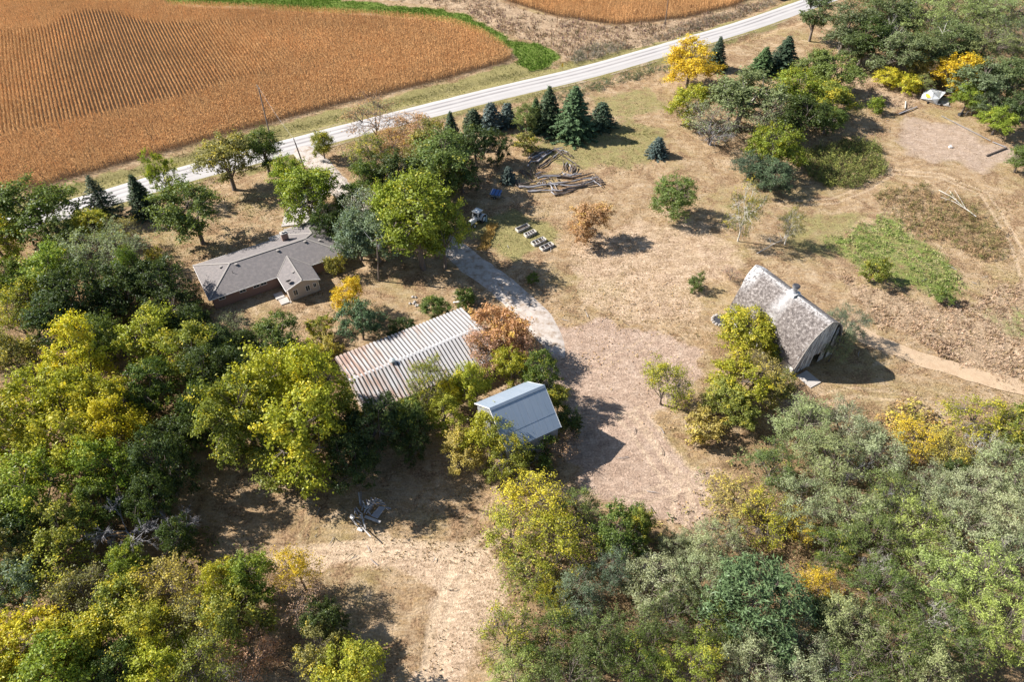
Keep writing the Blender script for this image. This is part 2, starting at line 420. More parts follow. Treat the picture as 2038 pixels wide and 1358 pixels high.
# ================================================================ ROAD AND DRIVE (strips with their own UV: u across, v along in metres)
def resample(pts, step):
    pts = [np.array(p, float) for p in pts]
    # smooth with Catmull-Rom
    out = []
    for i in range(len(pts) - 1):
        p0, p1, p2, p3 = pts[max(i - 1, 0)], pts[i], pts[i + 1], pts[min(i + 2, len(pts) - 1)]
        n = max(2, int(np.linalg.norm(p2 - p1) / step))
        for k in range(n):
            s = k / n
            out.append(0.5 * ((2 * p1) + (-p0 + p2) * s + (2 * p0 - 5 * p1 + 4 * p2 - p3) * s * s + (-p0 + 3 * p1 - 3 * p2 + p3) * s ** 3))
    out.append(pts[-1]); return np.array(out)
def strip(name, pts, half, z, cols=9, crown=0.0, ragged=0.0, seed=1, taper=0.0):
    c = resample(pts, 0.8); n = len(c)
    d = np.gradient(c, axis=0); d /= np.linalg.norm(d, axis=1)[:, None]; nrm = np.stack([-d[:, 1], d[:, 0]], 1)
    L = np.concatenate([[0], np.cumsum(np.linalg.norm(np.diff(c, axis=0), axis=1))])
    V, UV = [], []
    for j in range(cols):
        u = j / (cols - 1); off = (u * 2 - 1) * half
        o = np.full(n, 1.0) * off
        if ragged and j in (0, cols - 1): o = o * (1 + ragged * (vnoise(L, L * 0 + j * 50, 1.7, seed) + vnoise(L, L * 0 + j * 50, 5, seed + 1) - 1))
        if taper: o = o * np.clip((L[-1] - L) / taper, 0.02, 1) ** .5
        zz = z + crown * (1 - (u * 2 - 1) ** 2) - (0.12 if j in (0, cols - 1) else 0)
        V.append(np.column_stack([c + nrm * o[:, None], np.full(n, zz)])); UV.append(np.column_stack([np.full(n, u), L]))
    V = np.stack(V, 1).reshape(-1, 3); UV = np.stack(UV, 1).reshape(-1, 2)
    ii = np.arange(n * cols).reshape(n, cols)
    F = np.stack([ii[:-1, :-1], ii[1:, :-1], ii[1:, 1:], ii[:-1, 1:]], -1).reshape(-1, 4)[:, ::-1]
    return np_mesh(name, V, F, uv=UV, smooth=True)
m, t = new_mat('road_surface'); g = NT(t)
uvn = g.n('UVMap').outputs[0]; su = g.n('SeparateXYZ'); t.links.new(uvn, su.inputs[0])
pos = g.n('NewGeometry').outputs['Position']
mp = g.n('Mapping'); t.links.new(uvn, mp.inputs[0]); mp.inputs['Scale'].default_value = (26, 0.05, 1)
streak = g.noise(1.0, 4, 0.6, mp.outputs[0])
nf = g.noise(2.5, 6, 0.7, pos); nb = g.noise(0.12, 3, 0.6, pos)
c = g.mix(g.mrange(streak, 0.35, 0.65), (0.36, 0.335, 0.315), (0.46, 0.44, 0.42))
wheel = g.ramp(su.outputs[0], [(0.0, (0.0,)*3), (0.17, (0.1,)*3), (0.26, (.45,)*3), (0.33, (0.1,)*3), (0.42, (.1,)*3), (0.50, (1,)*3), (0.58, (.1,)*3), (0.66, (0.1,)*3), (0.73, (1,)*3), (0.80, (.1,)*3), (1.0, (0.0,)*3)])
wf = g.math('MULTIPLY', wheel, g.mrange(nb, 0.3, 0.6, 0.45, 0.95))
c = g.mix(wf, c, (0.165, 0.15, 0.15))
c = g.mix(g.mrange(nf, 0.5, 0.75, 0, 0.3), c, (0.34, 0.31, 0.28))
b_ = g.n('BsdfPrincipled'); t.links.new(c, b_.inputs['Base Color']); b_.inputs['Roughness'].default_value = 0.85
g.out(b_.outputs[0]); M['road'] = m
tag(link('road', strip('road', road_g, 3.75, 0.10, 11, 0.06, 0.03), None, m), kind='structure')
M['shoulder'] = basic('shoulder', (0.30, 0.23, 0.15), 0.95, var=0.35, scale=1.2, col2=(0.16, 0.14, 0.06))
tag(link('road_shoulder', strip('road_shoulder', road_g, 4.8, 0.05, 5, 0, 0.1, 9), None, M['shoulder']), kind='structure')
M['gravel'] = basic('gravel', (0.42, 0.37, 0.325), 0.95, var=0.35, scale=1.3, col2=(0.25, 0.185, 0.13), thr=(0.46, 0.66), bump=0.05)
tag(link('driveway', strip('driveway', drive_g, 2.75, 0.12, 7, 0.03, 0.22, 21, 9.0), None, M['gravel']), kind='structure')
M['dirt'] = basic('track_dirt', (0.40, 0.29, 0.185), 0.95, var=0.25, scale=0.8, col2=(0.36, 0.25, 0.155), thr=(0.48, 0.66), bump=0.05)
tag(link('field_track', strip('field_track', gpoly(FIELD_TRACK), 1.7, 0.13, 5, -0.05, 0.3, 31, 6.0), None, M['dirt']), kind='structure')
M['concrete'] = basic('concrete', (0.38, 0.35, 0.32), 0.9, var=0.15, scale=0.8)
apron = MB(); 
ap = [P(560,452), P(608,446), P(632,420), P(640,395), P(660,372), P(640,340), P(612,372), P(585,400), P(568,425)]
apron.slab([(p.x, p.y, 0.155) for p in ap], 0.12)
tag(apron.build('garage_apron', M['concrete']), kind='structure')

# ================================================================ GRASS AND WEED STUFF
def blades(name, px, py, hgt, wid, cols, nb=4, splay=0.55, label=None, base_z=0.0):
    """tufts of narrow triangles; cols (n,3)"""
    n = len(px)
    px = np.repeat(px, nb); py = np.repeat(py, nb); hgt = np.repeat(hgt, nb) * rng.uniform(0.6, 1.15, n * nb); wid = np.repeat(wid, nb)
    a = rng.uniform(0, 2 * np.pi, n * nb); sp_ = rng.uniform(0.1, 1, n * nb) * splay * hgt
    ox, oy = np.cos(a), np.sin(a); tx, ty = -oy, ox
    bx = px + ox * wid * rng.uniform(0, 1.2, n * nb); by = py + oy * wid * rng.uniform(0, 1.2, n * nb)
    z0 = np.full(n * nb, -0.12 + base_z)
    v0 = np.stack([bx - tx * wid * .5, by - ty * wid * .5, z0], -1); v1 = np.stack([bx + tx * wid * .5, by + ty * wid * .5, z0], -1)
    v2 = np.stack([bx + ox * sp_, by + oy * sp_, base_z + hgt], -1)
    V = np.stack([v0, v1, v2], 1).reshape(-1, 3); F = np.arange(len(V)).reshape(-1, 3)
    c = np.repeat(cols, nb, 0) * rng.uniform(0.75, 1.2, (n * nb, 1))
    o = link(name, np_mesh(name, V, F, c), None, M['blade'])
    return tag(o, label, None, None, 'stuff')
def pts_in(zpts, dens, soft=1.2, seed=0, clump=None):
    gp = gpoly(zpts); x0, y0 = gp.min(0); x1, y1 = gp.max(0)
    x0, x1, y0, y1 = max(x0, -185), min(x1, 185), max(y0, 14), min(y1, 258)
    n = int((x1 - x0) * (y1 - y0) * dens); X = rng.uniform(x0, x1, n); Y = rng.uniform(y0, y1, n)
    k = mask(zpts, X + (fbm(X, Y, 5, 50) - .5) * 6, Y + (fbm(X, Y, 5, 60) - .5) * 6, soft) > rng.random(n)
    if clump: k &= fbm(X, Y, clump, 33 + seed) > rng.uniform(0.28, 0.62, n)
    k &= (segdist(road_g, X, Y, False) > 4.6) & (segdist(drive_g, X, Y, False) > 3.2)
    return X[k], Y[k]
def palette(n, cols, X=None, Y=None, seed=5):
    cols = np.array(cols); i = rng.integers(0, len(cols), n); c = cols[i]
    if X is not None:
        f = fbm(X, Y, 6, seed)[:, None]; c = c * (0.75 + 0.5 * f)
    return c
FRAME = [(-140,-40),(2180,-40),(2180,1500),(-140,1500)]
c1g, c2g = gpoly(CORN1), gpoly(CORN2)
X, Y = rng.uniform(-150, 150, 210000), rng.uniform(20, 215, 210000)
px_, py_ = Qn(X, Y)
k = (px_ > -120) & (px_ < 2160) & ~inside(c1g, X, Y) & ~inside(c2g, X, Y) & (segdist(road_g, X, Y, False) > 4.4) & (segdist(drive_g, X, Y, False) > 3.0)
ym = mask(Z['yard'], X, Y) + mask(Z['bare'], X, Y); k &= ym < rng.random(len(X)) + 0.1
k &= fbm(X, Y, 3.5, 17) > rng.uniform(0.25, 0.6, len(X)); X, Y = X[k], Y[k]
lw = sum(mask(Z[q], X, Y) for q in ('lawn1', 'lawn2', 'lawn3', 'lawn4', 'verge', 'greenway', 'green1'))
ct = palette(len(X), [(0.30,.20,.09),(0.42,.30,.16),(0.22,.15,.06),(0.5,.38,.23),(0.20,.17,.06)], X, Y)
cg = palette(len(X), [(0.16,.16,.05),(0.24,.21,.08),(0.12,.14,.04)], X, Y)
ct = np.where((rng.random(len(X)) < np.clip(lw, 0, 1))[:, None], cg, ct)
blades('dry_grass', X, Y, rng.uniform(0.10, 0.28, len(X)), rng.uniform(0.07, 0.16, len(X)), ct, 3, 1.1, 'short dry tan grass and leaf litter scattered over the open ground between the buildings')
def leafy(name, X, Y, hgt, rad, cols, nq, ln, wd, label):
    n = len(X); i = np.repeat(np.arange(n), nq); m_ = len(i)
    d = rng.normal(size=(m_, 3)); d /= np.linalg.norm(d, axis=1)[:, None]; d[:, 2] = np.abs(d[:, 2]); rr = rng.random(m_) ** .4
    Cc = np.stack([X[i] + d[:, 0] * rad[i] * rr, Y[i] + d[:, 1] * rad[i] * rr, .02 + d[:, 2] * hgt[i] * rr + rng.uniform(0, .15, m_) * hgt[i]], -1)
    N = d * .6 + rng.normal(0, .6, (m_, 3)) + [0, 0, .5]; N /= np.linalg.norm(N, axis=1)[:, None]
    T = np.cross(N, rng.normal(size=(m_, 3))); T /= np.linalg.norm(T, axis=1)[:, None]; Bv = np.cross(N, T)
    l = (ln * rng.uniform(.6, 1.4, m_))[:, None]; q = (wd * rng.uniform(.6, 1.3, m_))[:, None]
    V = np.stack([Cc + T * l, Cc + Bv * q, Cc - T * l, Cc - Bv * q], 1).reshape(-1, 3)
    c = cols[i] * rng.uniform(.6, 1.35, (m_, 1))
    tag(link(name, np_mesh(name, V, np.arange(4 * m_).reshape(-1, 4), c), None, M['blade']), label, kind='stuff')
def lfield(name, zk, dens, h0, h1, r0, r1, pal, label, nq=14, ln=.16, wd=.07, clump=None, soft=1.2):
    X, Y = pts_in(Z[zk] if isinstance(zk, str) else zk, dens, soft, clump=clump); n = len(X)
    leafy(name, X, Y, rng.uniform(h0, h1, n) * (.55 + .9 * fbm(X, Y, 4, 12)), rng.uniform(r0, r1, n), palette(n, pal, X, Y), nq, ln, wd, label)
def field(name, zk, dens, h0, h1, w0, w1, pal, label, nb=4, splay=.6, clump=None, soft=1.2):
    X, Y = pts_in(Z[zk] if isinstance(zk, str) else zk, dens, soft, clump=clump)
    return blades(name, X, Y, rng.uniform(h0, h1, len(X)) * (0.6 + 0.8 * fbm(X, Y, 4, 12)), rng.uniform(w0, w1, len(X)), palette(len(X), pal, X, Y), nb, splay, label)
BR = [(0.40,.28,.18),(0.50,.36,.24),(0.28,.19,.12),(0.44,.31,.22),(0.35,.26,.15)]
field('brown_weeds', 'brownweed', 3.2, .4, 1.0, .12, .28, BR + [(0.24,.16,.15),(0.20,.17,.10)], 'rough purplish brown weeds between the upper cornfield and the road', clump=6)
field('rough_grass', 'brownfield', 7, .2, .5, .12, .25, BR, 'rough trampled brown grass on the slope right of the barn', clump=2.2)
lfield('dead_weeds', 'brownfield', .8, .15, .55, .25, .6, [(0.52,.38,.26),(0.40,.28,.18),(0.60,.45,.32)], 'dry matted weeds on the slope right of the barn', 12, .18, .05, clump=3)
lfield('matted_grass', 'brownfield2', 1.6, .15, .6, .25, .6, [(0.42,.29,.19),(0.30,.20,.13),(0.50,.36,.25)], 'matted brown grass in the clearing below the upper right wood', 12, .18, .05, clump=3)
field('green_grass', 'greenway', 8, .2, .5, .10, .22, [(0.09,.17,.02),(0.13,.22,.03),(0.07,.13,.02),(0.17,.24,.05)], 'bright green grass in the strip that curves round the cornfield', splay=1)
lfield('weed_patch', 'green1', 3.4, .2, .8, .3, .8, [(0.15,.21,.055),(0.24,.30,.08),(0.11,.16,.04),(0.32,.32,.13),(.2,.25,.07),(.36,.32,.17)], 'green weed patch in the hollow above the barn', 13, .15, .06, clump=4)
TALLW = [(1640,290),(1700,280),(1750,300),(1757,330),(1735,355),(1690,380),(1640,375),(1600,350),(1595,320)]
lfield('tall_weeds', TALLW, 4.0, 1.2, 2.8, .35, .8, [(0.14,.165,.05),(0.24,.26,.08),(0.10,.12,.04),(0.16,.13,.06),(.26,.27,.07)], 'tall dark green weeds standing in a thick patch beside the dark trees', 22, .26, .05, soft=.8)
SCRUB = [(1745,385),(1800,365),(1840,370),(1860,385),(1930,400),(1985,450),(2010,490),(1990,520),(1930,515),(1850,480),(1790,450),(1750,420)]
lfield('scrub_weeds', SCRUB, 2.6, .5, 1.6, .35, .8, [(0.22,.17,.07),(0.15,.15,.05),(0.29,.20,.11),(0.36,.24,.13),(0.17,.17,.06),(.40,.28,.16)], 'mixed brown and green scrub on the mound right of the green weed patch', 18, .22, .045)
lfield('ditch_weeds', [(1085,192),(1150,176),(1250,150),(1330,128),(1400,100),(1400,118),(1330,142),(1250,164),(1180,188),(1110,206)], 2.4, .4, 1.3, .3, .7, [(0.09,.13,.07),(0.13,.17,.07),(0.10,.12,.08),(.2,.19,.09)], 'dark green weeds in the ditch below the road', 15, .17, .06, soft=.5)
lfield('hedge_brush', [(1135,128),(1150,100),(1200,85),(1245,86),(1250,98),(1200,118),(1150,136)], 2.2, .9, 2.2, .4, .8, [(0.27,.24,.19),(0.18,.18,.11),(0.33,.29,.24),(0.13,.15,.08)], 'low grey brush beside the far side of the road', 20, .2, .04, soft=.6)
lfield('fence_line_weeds', [(1250,95),(1330,62),(1360,45),(1460,20),(1545,-12),(1548,2),(1470,34),(1370,62),(1290,90)], 2, .4, 1.2, .3, .7, [(0.22,.19,.15),(0.14,.14,.08),(0.30,.24,.18)], 'dark brushy weeds along the edge of the upper cornfield', 14, .17, .05, soft=.6)
lfield('yellow_shrubs', [(1755,805),(1830,800),(1900,850),(1950,880),(1960,940),(1900,930),(1840,900),(1770,870),(1740,830)], 1.3, .7, 2.2, .4, .9, [(0.46,.38,.07),(0.38,.34,.08),(0.44,.28,.10),(0.28,.2,.10),(0.52,.42,.12)], 'low yellow and tan leaved undergrowth along the edge of the lower right wood', 20, .2, .10)
lfield('understory', 'litter1', .35, .5, 1.8, .4, .9, [(0.09,.12,.03),(0.16,.18,.04),(0.24,.19,.08),(0.14,.11,.06)], 'undergrowth on the floor of the left wood', 16, .2, .09, clump=7)
lfield('undergrowth', 'litter2', .6, .4, 2.0, .4, .9, [(0.12,.15,.06),(0.20,.21,.09),(0.33,.24,.12),(0.36,.30,.10)], 'undergrowth on the floor of the lower right wood', 16, .19, .08, clump=7)
lfield('wood_floor_brush', 'litter3', .6, .4, 1.8, .4, .9, [(0.10,.13,.05),(0.19,.17,.08),(0.30,.22,.12)], 'brush on the floor of the upper right wood', 14, .2, .08, clump=7)
field('straw_ridge', [(950,508),(961,512),(984,470),(997,446),(984,446),(967,474)], 30, .5, .8, .15, .3, [(0.50,.36,.12),(0.42,.29,.10),(0.56,.42,.18)], 'raised row of golden straw lying below the tractor', 4, .5, soft=.4)
# leaf litter under the trees: flat scraps
def litter(name, zpts, dens, pal, label, s0=.08, s1=.2, seed=3):
    X, Y = pts_in(zpts, dens, clump=5); n = len(X)
    a = rng.uniform(0, 6.28, n); s = rng.uniform(s0, s1, n); z = rng.uniform(0.10, 0.2, n)
    ux, uy = np.cos(a) * s, np.sin(a) * s
    V = np.stack([np.stack([X + ux, Y + uy, z], -1), np.stack([X - uy * .6, Y + ux * .6, z + .04], -1), np.stack([X - ux, Y - uy, z], -1), np.stack([X + uy * .6, Y - ux * .6, z - .03], -1)], 1).reshape(-1, 3)
    tag(link(name, np_mesh(name, V, np.arange(4 * n).reshape(-1, 4), palette(n, pal)), None, M['blade']), label, kind='stuff')
LP = [(0.42,.30,.18),(0.50,.36,.20),(0.30,.19,.10),(0.36,.24,.10),(0.22,.13,.07)]
litter('leaf_litter', [(1120,560),(1400,540),(1400,700),(1330,880),(1200,760),(1060,650),(960,560),(1000,480)], 1.8, LP, 'fallen brown leaves strewn over the yard')
litter('fallen_leaves', Z['litter1'], 1.4, LP, 'fallen leaves under the left wood')
litter('leaf_scraps', Z['litter2'], 1.4, LP, 'fallen leaves under the lower right wood')

# ================================================================ CORN
RA = R(119.5)
def cornfield(name, gp, row_ang, spacing, label, headlands, seed, dens=0.34):
    r = np.random.default_rng(seed)
    cx, cy = gp.mean(0); ca, sa = math.cos(row_ang), math.sin(row_ang)
    d = gp - [cx, cy]; u = d @ [ca, sa]; v = d @ [-sa, ca]
    U0, U1, V0, V1 = u.min(), u.max(), v.min(), v.max()
    rows = np.arange(V0, V1, spacing); along = np.arange(U0, U1, dens)
    vv, uu = np.meshgrid(rows, along); vv = vv.ravel(); uu = uu.ravel() + r.uniform(-.12, .12, vv.size)
    vv = vv + r.normal(0, .035, vv.size) + .12 * np.sin(uu * .07)
    X = cx + uu * ca - vv * sa; Y = cy + uu * sa + vv * ca
    pxx, pyy = Qn(X, Y)
    k = inside(gp, X, Y) & (pxx > -110) & (pxx < 2140) & (pyy > -34)
    for hl in headlands: k &= ~inside(hl, X, Y)
    X, Y = X[k], Y[k]
    return X, Y
# end rows run along the road (headland), the body rows run across
HL_low = gpoly([(-200,420),(-60,402),(97,372),(403,284),(680,210),(773,188),(1030,120),(1030,95),(960,60),(900,40),(840,34),(790,30),(760,30),(780,70),(770,110),(700,130),(560,142),(480,165),(370,200),(240,228),(120,256),(-60,290),(-300,330)])
HL_top = gpoly([(-400,-60),(-400,72),(-100,72),(60,66),(100,60),(135,34),(170,25),(230,30),(300,50),(420,50),(520,50),(640,60),(720,62),(780,70),(760,30),(700,22),(533,12),(333,4),(290,-60)])
Xa, Ya = cornfield('b', c1g, RA, 0.88, '', [HL_low, HL_top], 1)
def headland(gp, hl, ang, seed): 
    X, Y = cornfield('h', gp, ang, 0.78, '', [], seed, .36); k = inside(hl, X, Y); return X[k], Y[k]
Xb, Yb = headland(c1g, HL_low, R(31), 2)
Xc, Yc = headland(c1g, HL_top, R(12), 3)
def corn_mesh(name, X, Y, ANG, label):
    n = len(X); r = rng; ca, sa = np.cos(ANG), np.sin(ANG)
    hz = r.uniform(1.75, 2.35, n) * (0.9 + 0.2 * fbm(X, Y, 10, 41))
    pat = fbm(X, Y, 12, 44); pat2 = fbm(X, Y, 3, 45)
    base = np.array([0.62, 0.325, 0.135]) * (0.72 + 0.55 * pat)[:, None]
    base = base * (1 - (pat2 * 0.6)[:, None]) + np.array([0.70, 0.46, 0.22]) * (pat2 * 0.6)[:, None]
    nl = 6; Vs, Cs = [], []
    for i in range(nl):
        a = r.uniform(0, 6.283, n); z0 = hz * r.uniform(0.35, 0.95, n); L = r.uniform(0.26, 0.44, n) * (1.1 - .4 * i / nl)
        wd = r.uniform(0.045, 0.075, n); al_, ac_ = np.cos(a) * 1.1, np.sin(a) * .55; ox, oy = al_ * ca - ac_ * sa, al_ * sa + ac_ * ca; dr = r.uniform(-0.35, 0.18, n)
        p0 = np.stack([X, Y, z0], -1); tv_ = np.stack([ox * L, oy * L, dr], -1); sd = np.stack([-oy, ox, np.zeros(n)], -1) * wd[:, None]
        Vs.append(np.stack([p0, p0 + tv_ * .5 + sd + [0, 0, .10], p0 + tv_, p0 + tv_ * .5 - sd + [0, 0, .10]], 1))
        Cs.append(base * r.uniform(0.7, 1.25, (n, 1)))
    # stalk with tassel
    a = r.uniform(0, 6.283, n); ox, oy = np.cos(a) * .035, np.sin(a) * .035; lx, ly = r.normal(0, .08, n), r.normal(0, .08, n)
    z = np.zeros(n)
    Vs.append(np.stack([np.stack([X - ox, Y - oy, z - .1], -1), np.stack([X + ox, Y + oy, z - .1], -1), np.stack([X + lx + ox, Y + ly + oy, hz + .12], -1), np.stack([X + lx - ox, Y + ly - oy, hz + .12], -1)], 1))
    Cs.append(base * 0.85)
    V = np.stack(Vs, 1).reshape(-1, 3); F = np.arange(len(V)).reshape(-1, 4); Cc = np.stack(Cs, 1).reshape(-1, 3)
    tag(link(name, np_mesh(name, V, F, Cc), None, M['blade']), label, kind='stuff')
corn_mesh('corn_crop', np.concatenate([Xa, Xb, Xc]), np.concatenate([Ya, Yb, Yc]), np.concatenate([Xa*0+RA, Xb*0+R(31), Xc*0+R(12)]), 'ripe orange brown corn standing in rows in the large field above the road')
Xd, Yd = cornfield('c', c2g, R(28), 0.8, '', [], 4, .34)
corn_mesh('upper_corn_crop', Xd, Yd, Xd*0+R(28), 'golden ripe corn in the smaller field at the top of the picture')
print('corn plants', len(Xa) + len(Xb) + len(Xc), len(Xd))

# ================================================================ BUILDINGS
def frame_at(p, ang): return Matrix.Translation(Vector((p[0], p[1], 0))) @ Matrix.Rotation(R(ang), 4, 'Z')
M['shingle'] = basic('shingle', (0.150, 0.135, 0.130), 0.9, var=0.28, scale=3.0, col2=(0.20, 0.175, 0.165), bump=0.02)
M['ridgecap'] = basic('ridgecap', (0.27, 0.245, 0.22), 0.85, var=0.1)
M['brick'] = basic('brick_wall', (0.25, 0.155, 0.125), 0.9, var=0.2, scale=4)
M['siding'] = basic('siding', (0.42, 0.365, 0.32), 0.8, var=0.06, scale=2)
M['white'] = basic('white_paint', (0.75, 0.73, 0.70), 0.6, var=0.06)
M['glass'] = basic('window_glass', (0.03, 0.04, 0.05), 0.15, var=0.1)
M['dark'] = basic('dark_metal', (0.04, 0.04, 0.045), 0.6, var=0.2)
M['grey'] = basic('grey_metal', (0.32, 0.32, 0.33), 0.5, 0.4, var=0.15)
HO = (-51.63, 87.15); HR = 31.8
house = empty('ranch_house', (HO[0], HO[1], 0), R(HR), 'long low brick ranch house with grey hipped roof, rear garage wing and cream gabled wing', 'house')
Er, K = 2.62, 0.34
def zr(d): return Er + K * d
rf = MB()
faces = [[(0,0,0),(25,0,0),(19.4,5.6,5.6),(5.6,5.6,5.6)], [(0,0,0),(5.6,5.6,5.6),(0,11.2,0)], [(0,11.2,0),(5.6,5.6,5.6),(19.4,5.6,5.6),(21.25,7.45,3.75),(17.5,11.2,0)],
 [(25,0,0),(25,13.2,0),(21.25,9.45,3.75),(21.25,7.45,3.75),(19.4,5.6,5.6)], [(17.5,11.2,0),(21.25,7.45,3.75),(21.25,9.45,3.75),(17.5,13.2,0)], [(17.5,13.2,0),(21.25,9.45,3.75),(25,13.2,0)]]
for f in faces: rf.slab([(x, y, zr(d)) for x, y, d in f], 0.10)
roof = rf.build('roof', M['shingle'], house)
wr = MB(); yo = 0.0
wr.slab([(11.9,-4.6,Er+.02),(15,-4.6,Er+1.16),(15,3.35,Er+1.16),(11.9,.05,Er+.02)], .1)
wr.slab([(18.1,-4.6,Er+.02),(15,-4.6,Er+1.16),(15,3.35,Er+1.16),(18.1,.05,Er+.02)], .1)
wroof = wr.build('roof', M['shingle'], house); wroof['label'] = 'small gabled roof of the cream wing'
rc = MB()
def cap(a, b): rc.plank((a[0], a[1], zr(a[2]) + .035), (b[0], b[1], zr(b[2]) + .035), .28, .05)
for a, b in (((0,0,0),(5.6,5.6,5.6)), ((0,11.2,0),(5.6,5.6,5.6)), ((5.6,5.6,5.6),(19.4,5.6,5.6)), ((19.4,5.6,5.6),(25,0,0)), ((21.25,7.45,3.75),(21.25,9.45,3.75)), ((21.25,9.45,3.75),(17.5,13.2,0)), ((21.25,9.45,3.75),(25,13.2,0)), ((17.5,11.2,0),(21.25,7.45,3.75)), ((19.4,5.6,5.6),(21.25,7.45,3.75))): cap(a, b)
rc.plank((15,-4.6,Er+1.2),(15,3.35,Er+1.2),.25,.05); rc.plank((11.9,.05,Er+.06),(15,3.35,Er+1.2),.12,.04); rc.plank((18.1,.05,Er+.06),(15,3.35,Er+1.2),.12,.04)
rc.build('ridge_cap', M['ridgecap'], house)
wl = MB(); t_ = .5
wl.box(t_, 25 - t_, t_, 11.2 - t_, -.2, 2.6); wl.box(18, 24.5, 10, 12.7, -.2, 2.6)
wl.build('brick_wall', M['brick'], house)
gw = MB(); gw.box(12.35, 17.65, -4.3, .49, -.2, 2.64); gw.add([(12.35,-4.3,2.64),(17.65,-4.3,2.64),(15,-4.3,3.62),(12.35,-4.12,2.64),(17.65,-4.12,2.64),(15,-4.12,3.62)], [(0,1,2),(5,4,3),(0,3,4,1),(1,4,5,2),(2,5,3,0)])
gw.build('siding_wall', M['siding'], house)
def win(x0, x1, z0, z1, y, par=house, axis='y'):
    f = MB()
    for a in ((x0-.08, x1+.08, z1, z1+.08), (x0-.08, x1+.08, z0-.08, z0), (x0-.08, x0, z0, z1), (x1, x1+.08, z0, z1)): f.box(a[0], a[1], y-.06, y, a[2], a[3])
    f.box((x0+x1)/2-.02, (x0+x1)/2+.02, y-.05, y, z0, z1)
    fo = f.build('window', M['white'], par)
    MB().box(x0+.002, x1-.002, y-.03, y+.01, z0+.002, z1-.002).build('pane', M['glass'], fo)
win(13.15, 13.85, 0.9, 2.0, -4.3); win(15.35, 16.05, 0.9, 2.0, -4.3); win(16.75, 17.25, 1.2, 2.0, -4.3)
for x in (1.6, 5.2, 7.6, 8.9): win(x, x + 1.0, 1.6, 2.25, .5)
win(20.5, 21.6, 1.0, 2.2, .5)
fa = MB(); 
for a, b in (((0,-.02,2.53),(12,-.02,2.53)), ((18,-.02,2.53),(25,-.02,2.53)), ((-.02,0,2.53),(-.02,11.2,2.53)), ((0,11.22,2.53),(17.5,11.22,2.53)), ((25.02,0,2.53),(25.02,13.2,2.53)), ((17.5,13.22,2.53),(25,13.22,2.53)), ((11.88,-4.6,2.5),(11.88,0,2.5)), ((18.12,-4.6,2.5),(18.12,0,2.5))): fa.plank(a, b, .05, .16)
fa.plank((11.9,-4.63,Er-.04),(15,-4.63,Er+1.1),.05,.16); fa.plank((18.1,-4.63,Er-.04),(15,-4.63,Er+1.1),.05,.16)
fa.build('fascia', M['white'], house)
dsp = MB(); dsp.tube([(12.3,-4.36,2.5),(12.3,-4.36,.1),(12.1,-4.9,.06)], .05); dsp.build('downspout', M['white'], house); MB().tube([(17.7,-4.36,2.5),(17.7,-4.36,.1)], .05).build('downspout', M['white'], house)
for x, y in ((4,6.0),(6.5,4.9),(14,4.9),(19.1,4.9),(21.7,4.6),(22.6,8.6),(14.5,-1.5)):
    d = min(x, 25 - x, y, 11.2 - y) if y > 0 and y < 11.2 else 0
    z = zr(d) if y > 0 else Er + .9
    MB().box(x-.17, x+.17, y-.17, y+.17, z-.1, z+.22).box(x-.22,x+.22,y-.22,y+.22,z+.223,z+.26).build('roof_vent', M['ridgecap'], house)
MB().tube([(5.4,3.6,3.7),(5.4,3.6,4.3)], .05).build('vent_pipe', M['dark'], house)
MB().tube([(22.6,1.5,3.0),(22.6,1.5,3.5)], .05).build('vent_pipe', M['dark'], house)
ch = MB().box(15.9,17.1,8.1,8.9,2.4,5.1).build('chimney', M['brick'], house)
MB().box(15.8,17.2,8.0,9.0,5.1,5.22).box(16.1,16.4,8.3,8.7,5.22,5.5).box(16.6,16.9,8.3,8.7,5.22,5.5).build('chimney_cap', M['concrete'], ch)
MB().box(14.2,16.9,10.9,12.6,2.25,2.42).build('porch_canopy', M['ridgecap'], house)
dish = empty('satellite_dish', house.matrix_basis @ Vector((12.9,-3.2,0)), R(HR), 'dark satellite dish standing on the cream wing roof', 'satellite dish')
MB().tube([(0,0,Er+.2),(0,0,Er+.8),(.1,-.25,Er+1.0)], .04).build('mast', M['dark'], dish)
dd = MB(); ring = []
for j, rr in enumerate((0.02, .2, .38, .5)): ring += [(rr*math.cos(a), rr*math.sin(a)*.9, rr*rr*.6) for a in [k*math.pi/8 for k in range(16)]]
dd.add([(Vector(p) @ Matrix.Rotation(R(55),3,'X')) + Vector((.1,-.3,Er+.95)) for p in ring], [(j*16+k, j*16+(k+1)%16, (j+1)*16+(k+1)%16, (j+1)*16+k) for j in range(3) for k in range(16)])
dd.build('reflector', M['dark'], dish)
MB().tube([(.1,-.3,Er+.95),(.1,-.75,Er+1.15)], .02).build('feed_arm', M['dark'], dish)
for (x0,x1,y0,y1) in ((10.2,11.75,-2.8,-1.1),(10.5,12.05,-4.6,-3.0)):
    MB().box(x0,x1,y0,y1,-.1,.16).build('patio_slab', M['concrete'], house)

